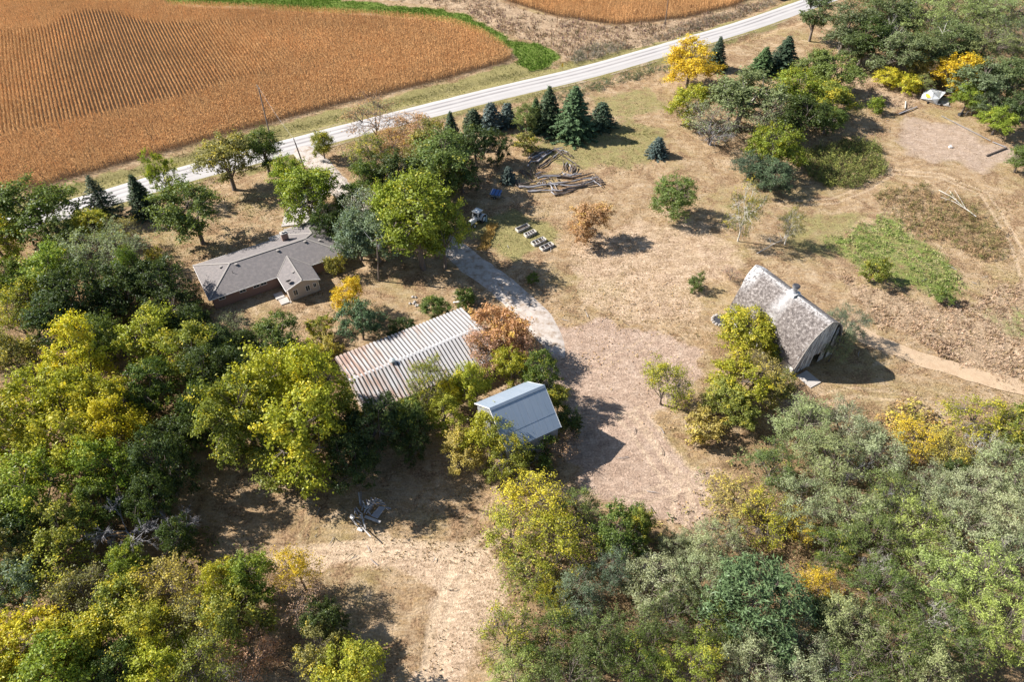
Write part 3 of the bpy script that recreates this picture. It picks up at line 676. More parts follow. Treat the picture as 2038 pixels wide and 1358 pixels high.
# ---- large corrugated pole shed
SO, SR = (-27.86, 72.99), 31.0
shed = empty('machine_shed', (SO[0], SO[1], 0), R(SR), 'long low open sided machine shed with rusty white ribbed metal roof', 'shed')
m, t = new_mat('ribbed_tin'); g = NT(t)
tc = g.n('TexCoord').outputs['Object']
mp = g.n('Mapping'); t.links.new(tc, mp.inputs[0]); mp.inputs['Scale'].default_value = (3.4, 0.16, 1)
n1 = g.noise(1.0, 5, 0.7, mp.outputs[0]); mp2 = g.n('Mapping'); t.links.new(tc, mp2.inputs[0]); mp2.inputs['Scale'].default_value = (0.09, 0.10, 1)
n2 = g.noise(1.0, 3, 0.6, mp2.outputs[0]); n3 = g.noise(5, 4, 0.7, tc)
sx = g.n('SeparateXYZ'); t.links.new(tc, sx.inputs[0])
left = g.mrange(sx.outputs[0], 2, 19, 0.10, -0.02)
ru = g.math('ADD', g.math('ADD', g.math('MULTIPLY', n1, .62), g.math('MULTIPLY', n2, .38)), left)
c = g.mix(g.mrange(n3, .3, .7), (0.36, 0.35, 0.345), (0.47, 0.46, 0.45))
c = g.mix(g.mrange(ru, 0.53, 0.63, 0, .85), c, (0.34, 0.22, 0.16))
c = g.mix(g.mrange(ru, 0.64, 0.74, 0, .7), c, (0.25, 0.10, 0.05))
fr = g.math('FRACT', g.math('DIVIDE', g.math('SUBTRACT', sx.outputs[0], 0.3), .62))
groove_shade = g.ramp(fr, [(0.0, (1,)*3), (0.30, (1,)*3), (0.40, (0,)*3), (0.93, (0,)*3), (1.0, (1,)*3)])  # shade of the grooves between ribs, painted dark brown into the tin colour
c = g.mix(g.math('MULTIPLY', groove_shade, g.mrange(n1, .25, .6, 1.0, .75)), c, (0.06, 0.045, 0.038))
b_ = g.n('BsdfPrincipled'); t.links.new(c, b_.inputs['Base Color']); b_.inputs['Roughness'].default_value = .55; b_.inputs['Metallic'].default_value = .1
g.out(b_.outputs[0]); M['tin'] = m
X0, X1, YB, YF, YR, ZE, ZR = 0.3, 22.5, 0.0, -13.2, -6.8, 3.1, 4.35
def ribbed(x0, x1, ya, za, yb, zb, pitch=.62, up=.22):
    prof = []; x = x0
    while x < x1 - .05:
        prof += [(x, 0), (x + pitch * .30, 0), (x + pitch * .40, up), (x + pitch * .94, up)]; x += pitch
    prof.append((x1, 0)); n = len(prof); ns = 5
    V = []
    for j in range(ns + 1):
        s = j / ns
        V += [(px, ya + (yb - ya) * s, za + (zb - za) * s + pz + .02 * math.sin(j * 2.1 + px * .4)) for px, pz in prof]
    V += [(v[0], v[1], v[2] - .05) for v in V]; o = n * (ns + 1)
    F = [(j*n+i, j*n+i+1, (j+1)*n+i+1, (j+1)*n+i) for j in range(ns) for i in range(n - 1)]
    F += [(o+(j+1)*n+i, o+(j+1)*n+i+1, o+j*n+i+1, o+j*n+i) for j in range(ns) for i in range(n - 1)]
    F += [(i+o, i+1+o, i+1, i) for i in range(n-1)] + [(ns*n+i, ns*n+i+1, ns*n+i+1+o, ns*n+i+o) for i in range(n-1)]
    return V, F
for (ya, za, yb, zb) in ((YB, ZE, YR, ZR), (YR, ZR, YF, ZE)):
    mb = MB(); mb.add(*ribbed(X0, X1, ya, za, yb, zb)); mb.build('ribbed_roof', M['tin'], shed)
MB().prism([(YR-.28, ZR+.10), (YR, ZR+.17), (YR+.28, ZR+.10), (YR+.28, ZR+.125), (YR, ZR+.195), (YR-.28, ZR+.125)], X0, X1).build('ridge_flashing', basic('flashing', (.5,.49,.48), .5, .2, var=.15), shed)
MB().box(X0+.3, X1-.3, YB-.5, YB-.42, -.2, 2.85).box(X0+.3, X0+.38, YF+.5, YB-.5, -.2, 2.85).box(X1-.38, X1-.3, YF+.5, YB-.5, -.2, 2.85).build('metal_wall', basic('old_tin_wall', (.42,.39,.36), .6, .2, var=.25, col2=(.25,.14,.08)), shed)
for k in range(8): MB().box(.9+k*3.05, 1.08+k*3.05, YF+.3, YF+.48, -.2, 3.05).build('post', M['bark'], shed)
vt = MB().tube([(7.3,-6.8,4.35),(7.3,-6.8,4.85)], .26, 12).build('roof_ventilator', M['grey'], shed)
MB().tube([(7.3,-6.8,4.85),(7.3,-6.8,5.05),(7.3,-6.8,5.25)], [.48,.42,.1], 14).build('ventilator_cap', basic('vent_cap', (.50,.55,.54), .5, .2), vt)

# ---- tall narrow metal crib
CR = 29.0
crib = empty('corn_crib', (-2.75, 57.75, 0), R(CR), 'tall steep roofed crib clad in smooth pale blue grey metal sheets', 'shed')
M['sheet'] = basic('grey_sheet', (0.25, 0.30, 0.36), .5, .2, var=.10, scale=1.0, stretch=(3, .3, .3), col2=(.28,.325,.38), bump=.0)
L_, HW, HE, HRi = 7.95, 4.75, 5.8, 9.7
rp = []
for sgn in (-1, 1):
    mb = MB(); nsh = 9
    for k in range(nsh):
        x0 = -.25 + k * (L_ + .5) / nsh; x1 = x0 + (L_ + .5) / nsh - .012
        for (s0, s1, dz) in ((0, .66, .03), (.655, 1, 0)):
            ya, yb = sgn * HW * s0, sgn * HW * s1; za = HRi - (HRi - HE) * s0 + dz; zb = HRi - (HRi - HE) * s1 + dz
            MBk = MB().slab([(x0, ya, za), (x1, ya, za), (x1, yb, zb), (x0, yb, zb)], .04)
            MBk.build('roof_sheet', M['sheet'], crib)
MB().prism([(-.3, HRi-.17), (0, HRi+.09), (.3, HRi-.17), (.3, HRi-.13), (0, HRi+.13), (-.3, HRi-.13)], -.28, L_+.28).build('ridge_cap', M['sheet'], crib)
wb = MB(); prof = [(-HW+.35, -.2), (HW-.35, -.2), (HW-.35, HE+.05), (0, HRi-.25), (-HW+.35, HE+.05)]
wb.prism(prof, 0, L_); wb.build('wall', basic('crib_wall', (.30,.31,.33), .6, .2, var=.2, stretch=(3, 3, .2)), crib)
rk = MB()
for x in (-.27, L_+.27):
    for s in (-1, 1): rk.plank((x, s*HW, HE-.06), (x, 0, HRi-.06), .05, .16)
rk.build('barge_board', M['white'], crib)

# ---- gothic arch roofed barn
ax = Vector((math.cos(R(-59.5)), math.sin(R(-59.5)), 0)); nl_ = Vector((-.862, -.508, 0))
BR0 = Vector((47.85, 74.5, 0)) - ax * 14.4
barn = empty('barn', (BR0.x, BR0.y, 0), R(-59.5), 'old white barn with tall rounded arch roof of worn grey shingles', 'barn')
BL, BW, BE, BH = 14.4, 4.8, 2.2, 9.75
def arch(n=14):
    pts = []
    for i in range(n + 1):
        s = i / n; y = BW + .25 - (BW + .25) * s; z = BE + (BH - BE) * s
        b = math.sin(math.pi * s ** 1.35) * 1.15; nx_, nz_ = (BH - BE), (BW + .25); l = math.hypot(nx_, nz_)
        pts.append((y + 1.15 * b * nx_ / l, z + 1.15 * b * nz_ / l))
    pts[-1] = (0, BH); return pts
ar = arch()
m, t = new_mat('old_shingles'); g = NT(t)
tc = g.n('TexCoord').outputs['Object']; sx = g.n('SeparateXYZ'); t.links.new(tc, sx.inputs[0])
n1 = g.noise(2.4, 4, .8, tc); n2 = g.noise(.35, 5, .65, tc); n3 = g.noise(7, 3, .8, tc)
c = g.ramp(n1, [(.32, (.035,.028,.026)), (.45, (.105,.088,.08)), (.55, (.18,.155,.14)), (.68, (.36,.33,.31))])
band = g.math('MULTIPLY', g.math('SUBTRACT', 1.0, g.math('ABSOLUTE', g.math('DIVIDE', g.math('SUBTRACT', sx.outputs[0], 6.9), 1.5)), clamp=True), g.mrange(n2, .3, .55))
c = g.mix(g.math('MULTIPLY', band, .75), c, (.55,.54,.53))
endw = g.math('MULTIPLY', g.math('MULTIPLY', g.mrange(sx.outputs[0], 1.5, -.4), g.mrange(sx.outputs[2], 6.5, 8.5)), g.mrange(n1, .38, .50))
c = g.mix(g.math('MAXIMUM', endw, g.math('MULTIPLY', g.mrange(sx.outputs[2], 9.3, 9.75, 0, .7), g.mrange(n1, .38, .56))), c, (.52,.51,.50))
b_ = g.n('BsdfPrincipled'); t.links.new(c, b_.inputs['Base Color']); b_.inputs['Roughness'].default_value = .9
bp = g.n('Bump'); bp.inputs['Distance'].default_value = .06; t.links.new(n3, bp.inputs['Height']); t.links.new(bp.outputs[0], b_.inputs['Normal'])
g.out(b_.outputs[0]); M['oldshingle'] = m
for sgn in (-1, 1):
    V, F = [], []; n = len(ar); nxs = 18
    for j in range(nxs + 1):
        hood = 1.3 if j == 0 else 0
        for i, (y, z) in enumerate(ar):
            x = -.3 + (BL + .6) * j / nxs
            if j == 0: x -= .9 * max(0, (i / (n - 1) - .62) / .38) ** .6
            V.append((x, sgn * y, z + .03 * math.sin(j * 1.3 + i)))
    o = len(V); V += [(x, y * .985, z - .12) for x, y, z in V]
    F = [(j*n+i, j*n+i+1, (j+1)*n+i+1, (j+1)*n+i) for j in range(nxs) for i in range(n-1)]
    F += [tuple(q + o for q in reversed(f)) for f in F]
    F += [(i, i+1, i+1+o, i+o) for i in range(n-1)] + [(nxs*n+i+o, nxs*n+i+1+o, nxs*n+i+1, nxs*n+i) for i in range(n-1)] + [(j*n, j*n+o, (j+1)*n+o, (j+1)*n) for j in range(nxs)]
    MB().add(V, F).build('shingle_roof', M['oldshingle'], barn)
M['plaster'] = basic('white_plaster', (.56,.545,.52), .9, var=.12, col2=(.45,.40,.36), thr=(.55,.7))
M['oldboard'] = basic('grey_board', (.20,.19,.19), .9, var=.4, scale=1.5, col2=(.60,.59,.58), thr=(.44,.52), stretch=(1, 3, .4))
MB().box(0, BL, -BW, -BW+.2, -.3, BE+.45).build('white_wall', M['plaster'], barn)
MB().box(0, BL, BW-.2, BW, -.3, BE+.45).build('white_wall', M['plaster'], barn)
full = [(-y, z) for y, z in ar] + [(y, z) for y, z in reversed(ar[:-1])]
MB().prism([(-BW+.25, -.2)] + [(y*.97, z-.14) for y, z in full] + [(BW-.25, -.2)], 0.05, .2).build('gable_wall', M['plaster'], barn)
# open end: board planks with gaps over a dark interior
random.seed(3); y = -BW + .3
def arch_z(y):
    y = abs(y)
    for (y0, z0), (y1, z1) in zip(ar, ar[1:]):
        if y0 >= y >= y1: return z0 + (z1 - z0) * (y0 - y) / (y0 - y1 + 1e-6)
    return BE + .3
while y < BW - .3:
    wd = random.uniform(.38, .52); zt = arch_z(y + wd / 2) - .25; zb = -.2
    if -.8 < y < 1.0: zb = random.uniform(2.2, 2.5)
    if not (1.6 < y < 2.8 and random.random() < .4):
        lean = random.uniform(-.06, .06)
        MB().plank((BL-.1+lean, y+wd/2, zb), (BL-.1, y+wd/2, zt), .06, wd-.05, up=(0,1,0)).build('gable_board', M['oldboard'], barn)
    y += wd
for s in (-1, 1):
    mb = MB()
    for (y0, z0), (y1, z1) in zip(ar, ar[1:]): mb.plank((BL+.33, s*y0, z0-.05), (BL+.33, s*y1, z1-.05), .08, .2)
    mb.build('arch_trim', M['ridgecap'], barn)
for z in (2.9,): MB().box(.3, BL-.4, -BW+.3, BW-.3, z-.1, z).build('loft_floor', M['bark'], barn)
cp = MB().box(6.3, 7.7, -.75, .75, BH-.9, BH+.25).build('cupola_base', M['plaster'], barn)
MB().tube([(7,0,BH+.25),(7,0,BH+.55),(7,0,BH+.9),(7,0,BH+1.35)], [.62,.40,.40,.60], 12).build('cupola_ventilator', M['grey'], cp)
MB().tube([(7,0,BH+1.5),(7,0,BH+1.62)], [.62,.45], 12).build('cupola_cap', M['dark'], cp)
MB().box(BL+.5, BL+3.4, -3.9, -1.6, .05, .17).build('loading_slab', M['concrete'], barn)

# ================================================================ TREES
def unit(v): return v / (np.linalg.norm(v, axis=-1, keepdims=True) + 1e-9)
def leaf_quads(C, N, ln, wd, r):
    n = len(C); T = unit(np.cross(N, r.normal(size=(n, 3)))); Bv = np.cross(N, T)
    l = (ln * r.uniform(.6, 1.3, n))[:, None]; q = (wd * r.uniform(.7, 1.2, n))[:, None]
    V = np.stack([C + T * l, C + Bv * q + N * q * .25, C - T * l, C - Bv * q + N * q * .25], 1).reshape(-1, 3)
    return V, np.arange(4 * n).reshape(-1, 4)
def branch_tubes(paths, name, sides=5):
    """paths: list of (pts (k,3), radii (k))"""
    V, F, b = [], [], 0
    for pts, rad in paths:
        pts = np.asarray(pts, float); k = len(pts)
        d = np.gradient(pts, axis=0); d = unit(d); ref = np.array([.21, .37, .9]); a = unit(np.cross(d, ref)); c = np.cross(d, a)
        an = np.arange(sides) * 2 * np.pi / sides
        ring = pts[:, None] + (a[:, None] * np.cos(an)[None, :, None] + c[:, None] * np.sin(an)[None, :, None]) * np.asarray(rad)[:, None, None]
        V.append(ring.reshape(-1, 3)); i = np.arange(k * sides).reshape(k, sides); j = np.roll(i, -1, 1)
        F.append((np.stack([i[:-1], j[:-1], j[1:], i[1:]], -1).reshape(-1, 4)) + b); b += k * sides
    return np_mesh(name, np.concatenate(V), np.concatenate(F), smooth=True)
def bend(p, q, r, k=5, sag=.12, up=.15):
    p, q = np.array(p, float), np.array(q, float); L = np.linalg.norm(q - p); s = np.linspace(0, 1, k)[:, None]
    pts = p + (q - p) * s + np.sin(s * np.pi) * (r.normal(0, sag, 3) * L) - np.array([0, 0, 1]) * np.sin(s * np.pi) * -up * L * .5
    return pts
def clusters_lobed(r, n, Rx, z0, z1, lobes=9, hollow=.55, core=.56):
    """cluster centres on the outside of several overlapping, unequal lobes"""
    zc, rz = (z0 + z1) / 2, (z1 - z0) / 2
    L = [(np.array([r.normal(0, .08) * Rx, r.normal(0, .08) * Rx, zc + rz * .18]), Rx * core, rz * (core + .24))]
    a0 = r.uniform(0, 6.28)
    for i in range(lobes):
        a = a0 + i * 2.4 + r.normal(0, .25); t_ = (i + .5) / lobes; rr = Rx * r.uniform(.46, .80) * (1.05 - .55 * abs(t_ - .4)); zz = zc + rz * (-.62 + 1.30 * t_ + r.normal(0, .12))
        s = r.uniform(.22, .42); L.append((np.array([math.cos(a) * rr, math.sin(a) * rr, zz]), Rx * s, Rx * s * r.uniform(.75, 1.2)))
    out = []; ws = np.array([l[1] ** 2 for l in L]); ws[0] *= .8; ws /= ws.sum()
    while len(out) < n:
        i = r.choice(len(L), p=ws); c, a, b = L[i]
        d = unit(r.normal(size=3))
        if d[2] < -.3 and r.random() < .6: continue
        p = c + d * np.array([a, a, b]) * r.uniform(hollow, 1.12) ** .6
        if p[2] < z0 - .5: continue
        if any(j != i and np.sum(((p - c2) / np.array([a2, a2, b2])) ** 2) < .42 for j, (c2, a2, b2) in enumerate(L)): continue
        out.append((p, d))
    return np.array([o[0] for o in out]), np.array([o[1] for o in out])
def make_broad(name, seed, Rx=5., z0=2.2, z1=11., ncl=120, nleaf=68, ln=.20, wd=.13, crad=.85, lobes=7, trunk=.28, spread=.75, twigs=False, thin=1.0, hollow=.5, flat=.7, core=.56):
    r = np.random.default_rng(seed)
    Cc, Dd = clusters_lobed(r, ncl, Rx, z0, z1, lobes, hollow=hollow, core=core)
    crnd = r.random(ncl); m_ = (nleaf * r.uniform(.55, 1.45, ncl) * thin).astype(int)
    ci = np.repeat(np.arange(ncl), m_); n = len(ci)
    off = r.normal(0, .5, (n, 3)) * crad * r.uniform(.6, 1.3, ncl)[ci][:, None] * np.array([1, 1, flat])
    tw = unit(Dd + r.normal(0, .45, (ncl, 3)) + [0, 0, -.1]); off = off * .72 + tw[ci] * (r.normal(0, .62, n) * crad)[:, None]
    C = Cc[ci] + off
    N = unit(off / crad * .5 + Dd[ci] * .35 + np.array([-.25, .06, .55]) * .8 + r.normal(0, .65, (n, 3)))
    V, F = leaf_quads(C, N, ln, wd, r)
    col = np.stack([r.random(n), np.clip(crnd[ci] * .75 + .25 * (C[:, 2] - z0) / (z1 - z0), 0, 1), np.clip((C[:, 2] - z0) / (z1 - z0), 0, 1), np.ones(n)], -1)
    crown = np_mesh(name + '_crown', V, F, col)
    # wood
    paths = []; top = np.array([r.normal(0, .3), r.normal(0, .3), z0 + (z1 - z0) * .42])
    tp = bend((0, 0, -.3), top, r, 6, .02, 0); paths.append((tp, np.linspace(trunk * 1.15, trunk * .5, 6)))
    nl = 7; limb_dir = [(math.cos(i * 6.283 / nl + r.normal(0, .2)), math.sin(i * 6.283 / nl + r.normal(0, .2))) for i in range(nl)]
    joints = []
    for i, (cx_, cy_) in enumerate(limb_dir):
        s = .45 + .5 * i / nl; st = tp[min(5, int(s * 5))]
        jn = np.array([cx_ * Rx * .42, cy_ * Rx * .42, z0 + (z1 - z0) * r.uniform(.3, .62)]); joints.append(jn)
        paths.append((bend(st, jn, r, 5, .05, .1), np.linspace(trunk * .48, trunk * .22, 5)))
    joints.append(top + [0, 0, (z1 - z0) * .18]); paths.append((bend(top, joints[-1], r, 4, .03, 0), np.linspace(trunk * .5, trunk * .2, 4)))
    J = np.array(joints)
    for k in range(0, ncl):
        if not twigs and k % 2: continue
        j = np.argmin(np.linalg.norm(J - Cc[k], axis=1)); paths.append((bend(J[j], Cc[k] + Dd[k] * .2, r, 4, .06, .08), np.linspace(trunk * .18, trunk * .045, 4)))
        if twigs:
            for _ in range(3): e = Cc[k] + r.normal(0, crad * .6, 3); paths.append((bend(J[j] * .35 + Cc[k] * .65, e, r, 3, .05, 0), np.linspace(trunk * .08, .012, 3)))
    return crown, branch_tubes(paths, name + '_trunk', 5 if not twigs else 4), (Rx, z0, z1)
def make_spruce(name, seed, Rx=2.2, H=9., dens=1.0, open_=0.0, ln=.16, wd=.055, power=.85):
    r = np.random.default_rng(seed); C, N, rn, paths = [], [], [], [([(0, 0, -.3), (0, 0, H * .5), (0, 0, H)], [.16, .1, .02])]
    z = .35; rn_b = []
    while z < H - .25:
        f = (z / H); rad = Rx * (1 - f) ** power * r.uniform(.86, 1.1); nb = int(5 + 9 * (1 - f)); a0 = r.uniform(0, 6.28)
        for i in range(nb):
            a = a0 + i * 6.283 / nb + r.normal(0, .12); L = rad * r.uniform(.78, 1.12); br = r.random()
            k = max(3, int(L * 30 * dens)); s = r.random(k) ** .7; drp = -.18 * L * s + .10 * L * s ** 3
            lat = r.normal(0, .16, k) * (.35 + .65 * (1 - s)) * (1.15 if not open_ else .75)
            px = np.cos(a) * L * s - np.sin(a) * lat; py = np.sin(a) * L * s + np.cos(a) * lat
            C.append(np.stack([px, py, z + drp + r.normal(0, .06, k)], -1))
            N.append(unit(np.stack([np.cos(a) * .35 + r.normal(0, .4, k), np.sin(a) * .35 + r.normal(0, .4, k), .8 + r.normal(0, .35, k)], -1))); rn_b += [br] * k
            if i % 2 == 0: paths.append(([(0, 0, z), (math.cos(a) * L * .9, math.sin(a) * L * .9, z - .12 * L)], [.035, .008]))
        z += r.uniform(.28, .40) * (1 + open_) * max(.55, 1 - f * .5)
    C, N = np.concatenate(C), np.concatenate(N); n = len(C); V, F = leaf_quads(C, N, ln, wd, r)
    return np_mesh(name + '_crown', V, F, np.stack([r.random(n), np.array(rn_b), C[:, 2] / H, np.ones(n)], -1)), branch_tubes([(np.array(p), rr) for p, rr in paths], name + '_trunk', 4), (Rx, 0, H)
def make_dead(name, seed, Rx=5., H=8., n1=9, fork=4):
    r = np.random.default_rng(seed); paths = [(bend((0, 0, -.3), (r.normal(0, .3), r.normal(0, .3), H * .4), r, 5, .03, 0), np.linspace(.24, .14, 5))]
    st0 = paths[0][0][-1]
    def grow(p, d, L, rad, lev):
        q = p + d * L; pts = bend(p, q, r, 4, .07, .05); paths.append((pts, np.linspace(rad, rad * .5, 4)))
        if lev == 0: return
        for _ in range(fork if lev > 1 else 5):
            s = r.uniform(.4, 1); pp = p + (q - p) * s; grow(pp, unit(d + r.normal(0, .55, 3) + [0, 0, .1]), L * r.uniform(.45, .7), max(rad * .45, .018), lev - 1)
    for i in range(n1):
        a = i * 6.283 / n1 + r.normal(0, .2); el = r.uniform(.25, 1.1)
        grow(paths[0][0][r.integers(2, 5)], np.array([math.cos(a) * math.cos(el), math.sin(a) * math.cos(el), math.sin(el)]), Rx * .55, .09, 3)
    return None, branch_tubes(paths, name + '_branches', 3), (Rx, 0, H)
VAR = {}
VAR['oak'] = [make_broad('oak%d' % i, 100 + i, Rx=4.8, z0=1.9, z1=11.6, ncl=165, nleaf=64, lobes=9 + i % 3, ln=.165, wd=.105, crad=.8) for i in range(6)]
VAR['round'] = [make_broad('round%d' % i, 150 + i, Rx=4.8, z0=1.3, z1=9.8, ncl=170, nleaf=62, lobes=11, crad=.66, ln=.155, wd=.095, hollow=.7) for i in range(3)]
VAR['solid'] = [make_broad('solid%d' % i, 180 + i, Rx=4.8, z0=1.6, z1=9.8, ncl=190, nleaf=62, lobes=7, crad=.8, ln=.165, wd=.10, hollow=.6, core=.74) for i in range(3)]
VAR['tall'] = [make_broad('tall%d' % i, 200 + i, Rx=4.2, z0=2.8, z1=14.6, ncl=165, nleaf=64, lobes=11, crad=.8, ln=.165, wd=.105, trunk=.34) for i in range(3)]
VAR['sparse'] = [make_broad('sparse%d' % i, 300 + i, Rx=4.8, z0=2.3, z1=11.4, ncl=130, nleaf=36, ln=.14, wd=.085, crad=.85, lobes=10, twigs=True, trunk=.2) for i in range(4)]
VAR['bare'] = [make_broad('bare%d' % i, 350 + i, Rx=4.8, z0=2.3, z1=11, ncl=120, nleaf=16, ln=.12, wd=.08, crad=.95, lobes=9, twigs=True, trunk=.2) for i in range(2)]
VAR['feather'] = [make_broad('feather%d' % i, 400 + i, Rx=4.8, z0=1.6, z1=9.8, ncl=120, nleaf=68, ln=.18, wd=.045, crad=.85, lobes=11, twigs=True, trunk=.22, flat=.42, hollow=.75) for i in range(5)]
VAR['bush'] = [make_broad('bush%d' % i, 500 + i, Rx=2.4, z0=.25, z1=3.7, ncl=66, nleaf=60, ln=.13, wd=.075, crad=.5, lobes=8, trunk=.09) for i in range(4)]
VAR['spruce'] = [make_spruce('spruce%d' % i, 600 + i, 2.3, 9.) for i in range(3)]
VAR['openspruce'] = [make_spruce('openspruce', 620, 3.1, 10.5, .8, .9, .18, .05, .9)]
VAR['roundspruce'] = [make_spruce('roundspruce%d' % i, 630 + i, 2.2, 4.8, 1.15, 0, .15, .06, .55) for i in range(2)]
VAR['cedar'] = [make_broad('cedar%d' % i, 700 + i, Rx=3.6, z0=.3, z1=7.5, ncl=150, nleaf=64, ln=.17, wd=.045, crad=.58, lobes=7, trunk=.16, hollow=.7) for i in range(2)]
VAR['dead'] = [make_dead('dead%d' % i, 800 + i) for i in range(2)]
COLS = dict(
 dg=(.060,.085,.027,0.02), g=(.105,.145,.033,.14), g2=(.130,.170,.050,.10), bg=(.185,.235,.036,.20), yg=(.275,.285,.036,.30), ygg=(.185,.205,.042,.30),
 y=(.43,.40,.040,.4), yo=(.50,.37,.035,.30), ol=(.185,.175,.060,.28), ob=(.36,.21,.095,.22), br=(.40,.25,.165,-.2), oy=(.33,.28,.085,.32),
 gt=(.165,.195,.095,.02),
 lg=(.27,.325,.09,.06), ug=(.125,.155,.070,.02), ul=(.20,.235,.085,.02),
 gg=(.235,.270,.135,.02), gg2=(.30,.325,.18,-.03), sg=(.155,.195,.12,-.2), sp=(.062,.088,.048,-.6), bs=(.090,.118,.112,-.6), sd=(.052,.068,.042,-.6), cy=(.17,.20,.05,-.5), pn=(.080,.125,.052,-.5), sv=(.24,.27,.19,-.3))
_cnt = {}
def tree(kind, cx, cy, wpx, H, col, label, group=None, bark='bark', lean=(0, 0), cat=None, name=None):
    i = _cnt.get(kind, 0); _cnt[kind] = i + 1
    crown, trunk, (Rx, z0, z1) = VAR[kind][i % len(VAR[kind])]
    hc = {'spruce': .42, 'openspruce': .42, 'roundspruce': .45, 'bush': .5, 'cedar': .5}.get(kind, .58) * H
    p = P(cx, cy, hc); rad = wpx / 2 / FPX * depth(p.x, p.y, hc)
    sxy = rad / (Rx * 1.02) * {'spruce': 1.4, 'roundspruce': 1.25, 'openspruce': 1.2}.get(kind, 1.0); sz = H / z1
    name = name or {'spruce': 'spruce_tree', 'openspruce': 'spruce_tree', 'roundspruce': 'young_spruce', 'bush': 'bush', 'cedar': 'cedar_tree', 'dead': 'dead_tree'}.get(kind, 'tree')
    cat = cat or ('bush' if kind == 'bush' else 'tree')
    o = empty(name, (p.x, p.y, 0), (i * 2.399) % 6.283, label, cat, group)
    o.scale = (sxy, sxy, sz)
    if lean != (0, 0): o.rotation_euler = (lean[0], lean[1], (i * 2.399) % 6.283)
    t_ = link('branches' if kind == 'dead' else 'trunk', trunk, o)
    if not trunk.materials: trunk.materials.append(None)
    t_.material_slots[0].link = 'OBJECT'; t_.material_slots[0].material = M[bark]
    if crown is not None:
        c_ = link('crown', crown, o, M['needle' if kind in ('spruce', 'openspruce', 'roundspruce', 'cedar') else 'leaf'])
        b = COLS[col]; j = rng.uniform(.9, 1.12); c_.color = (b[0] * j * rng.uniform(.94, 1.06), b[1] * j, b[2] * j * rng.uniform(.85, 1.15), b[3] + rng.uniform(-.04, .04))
    return o

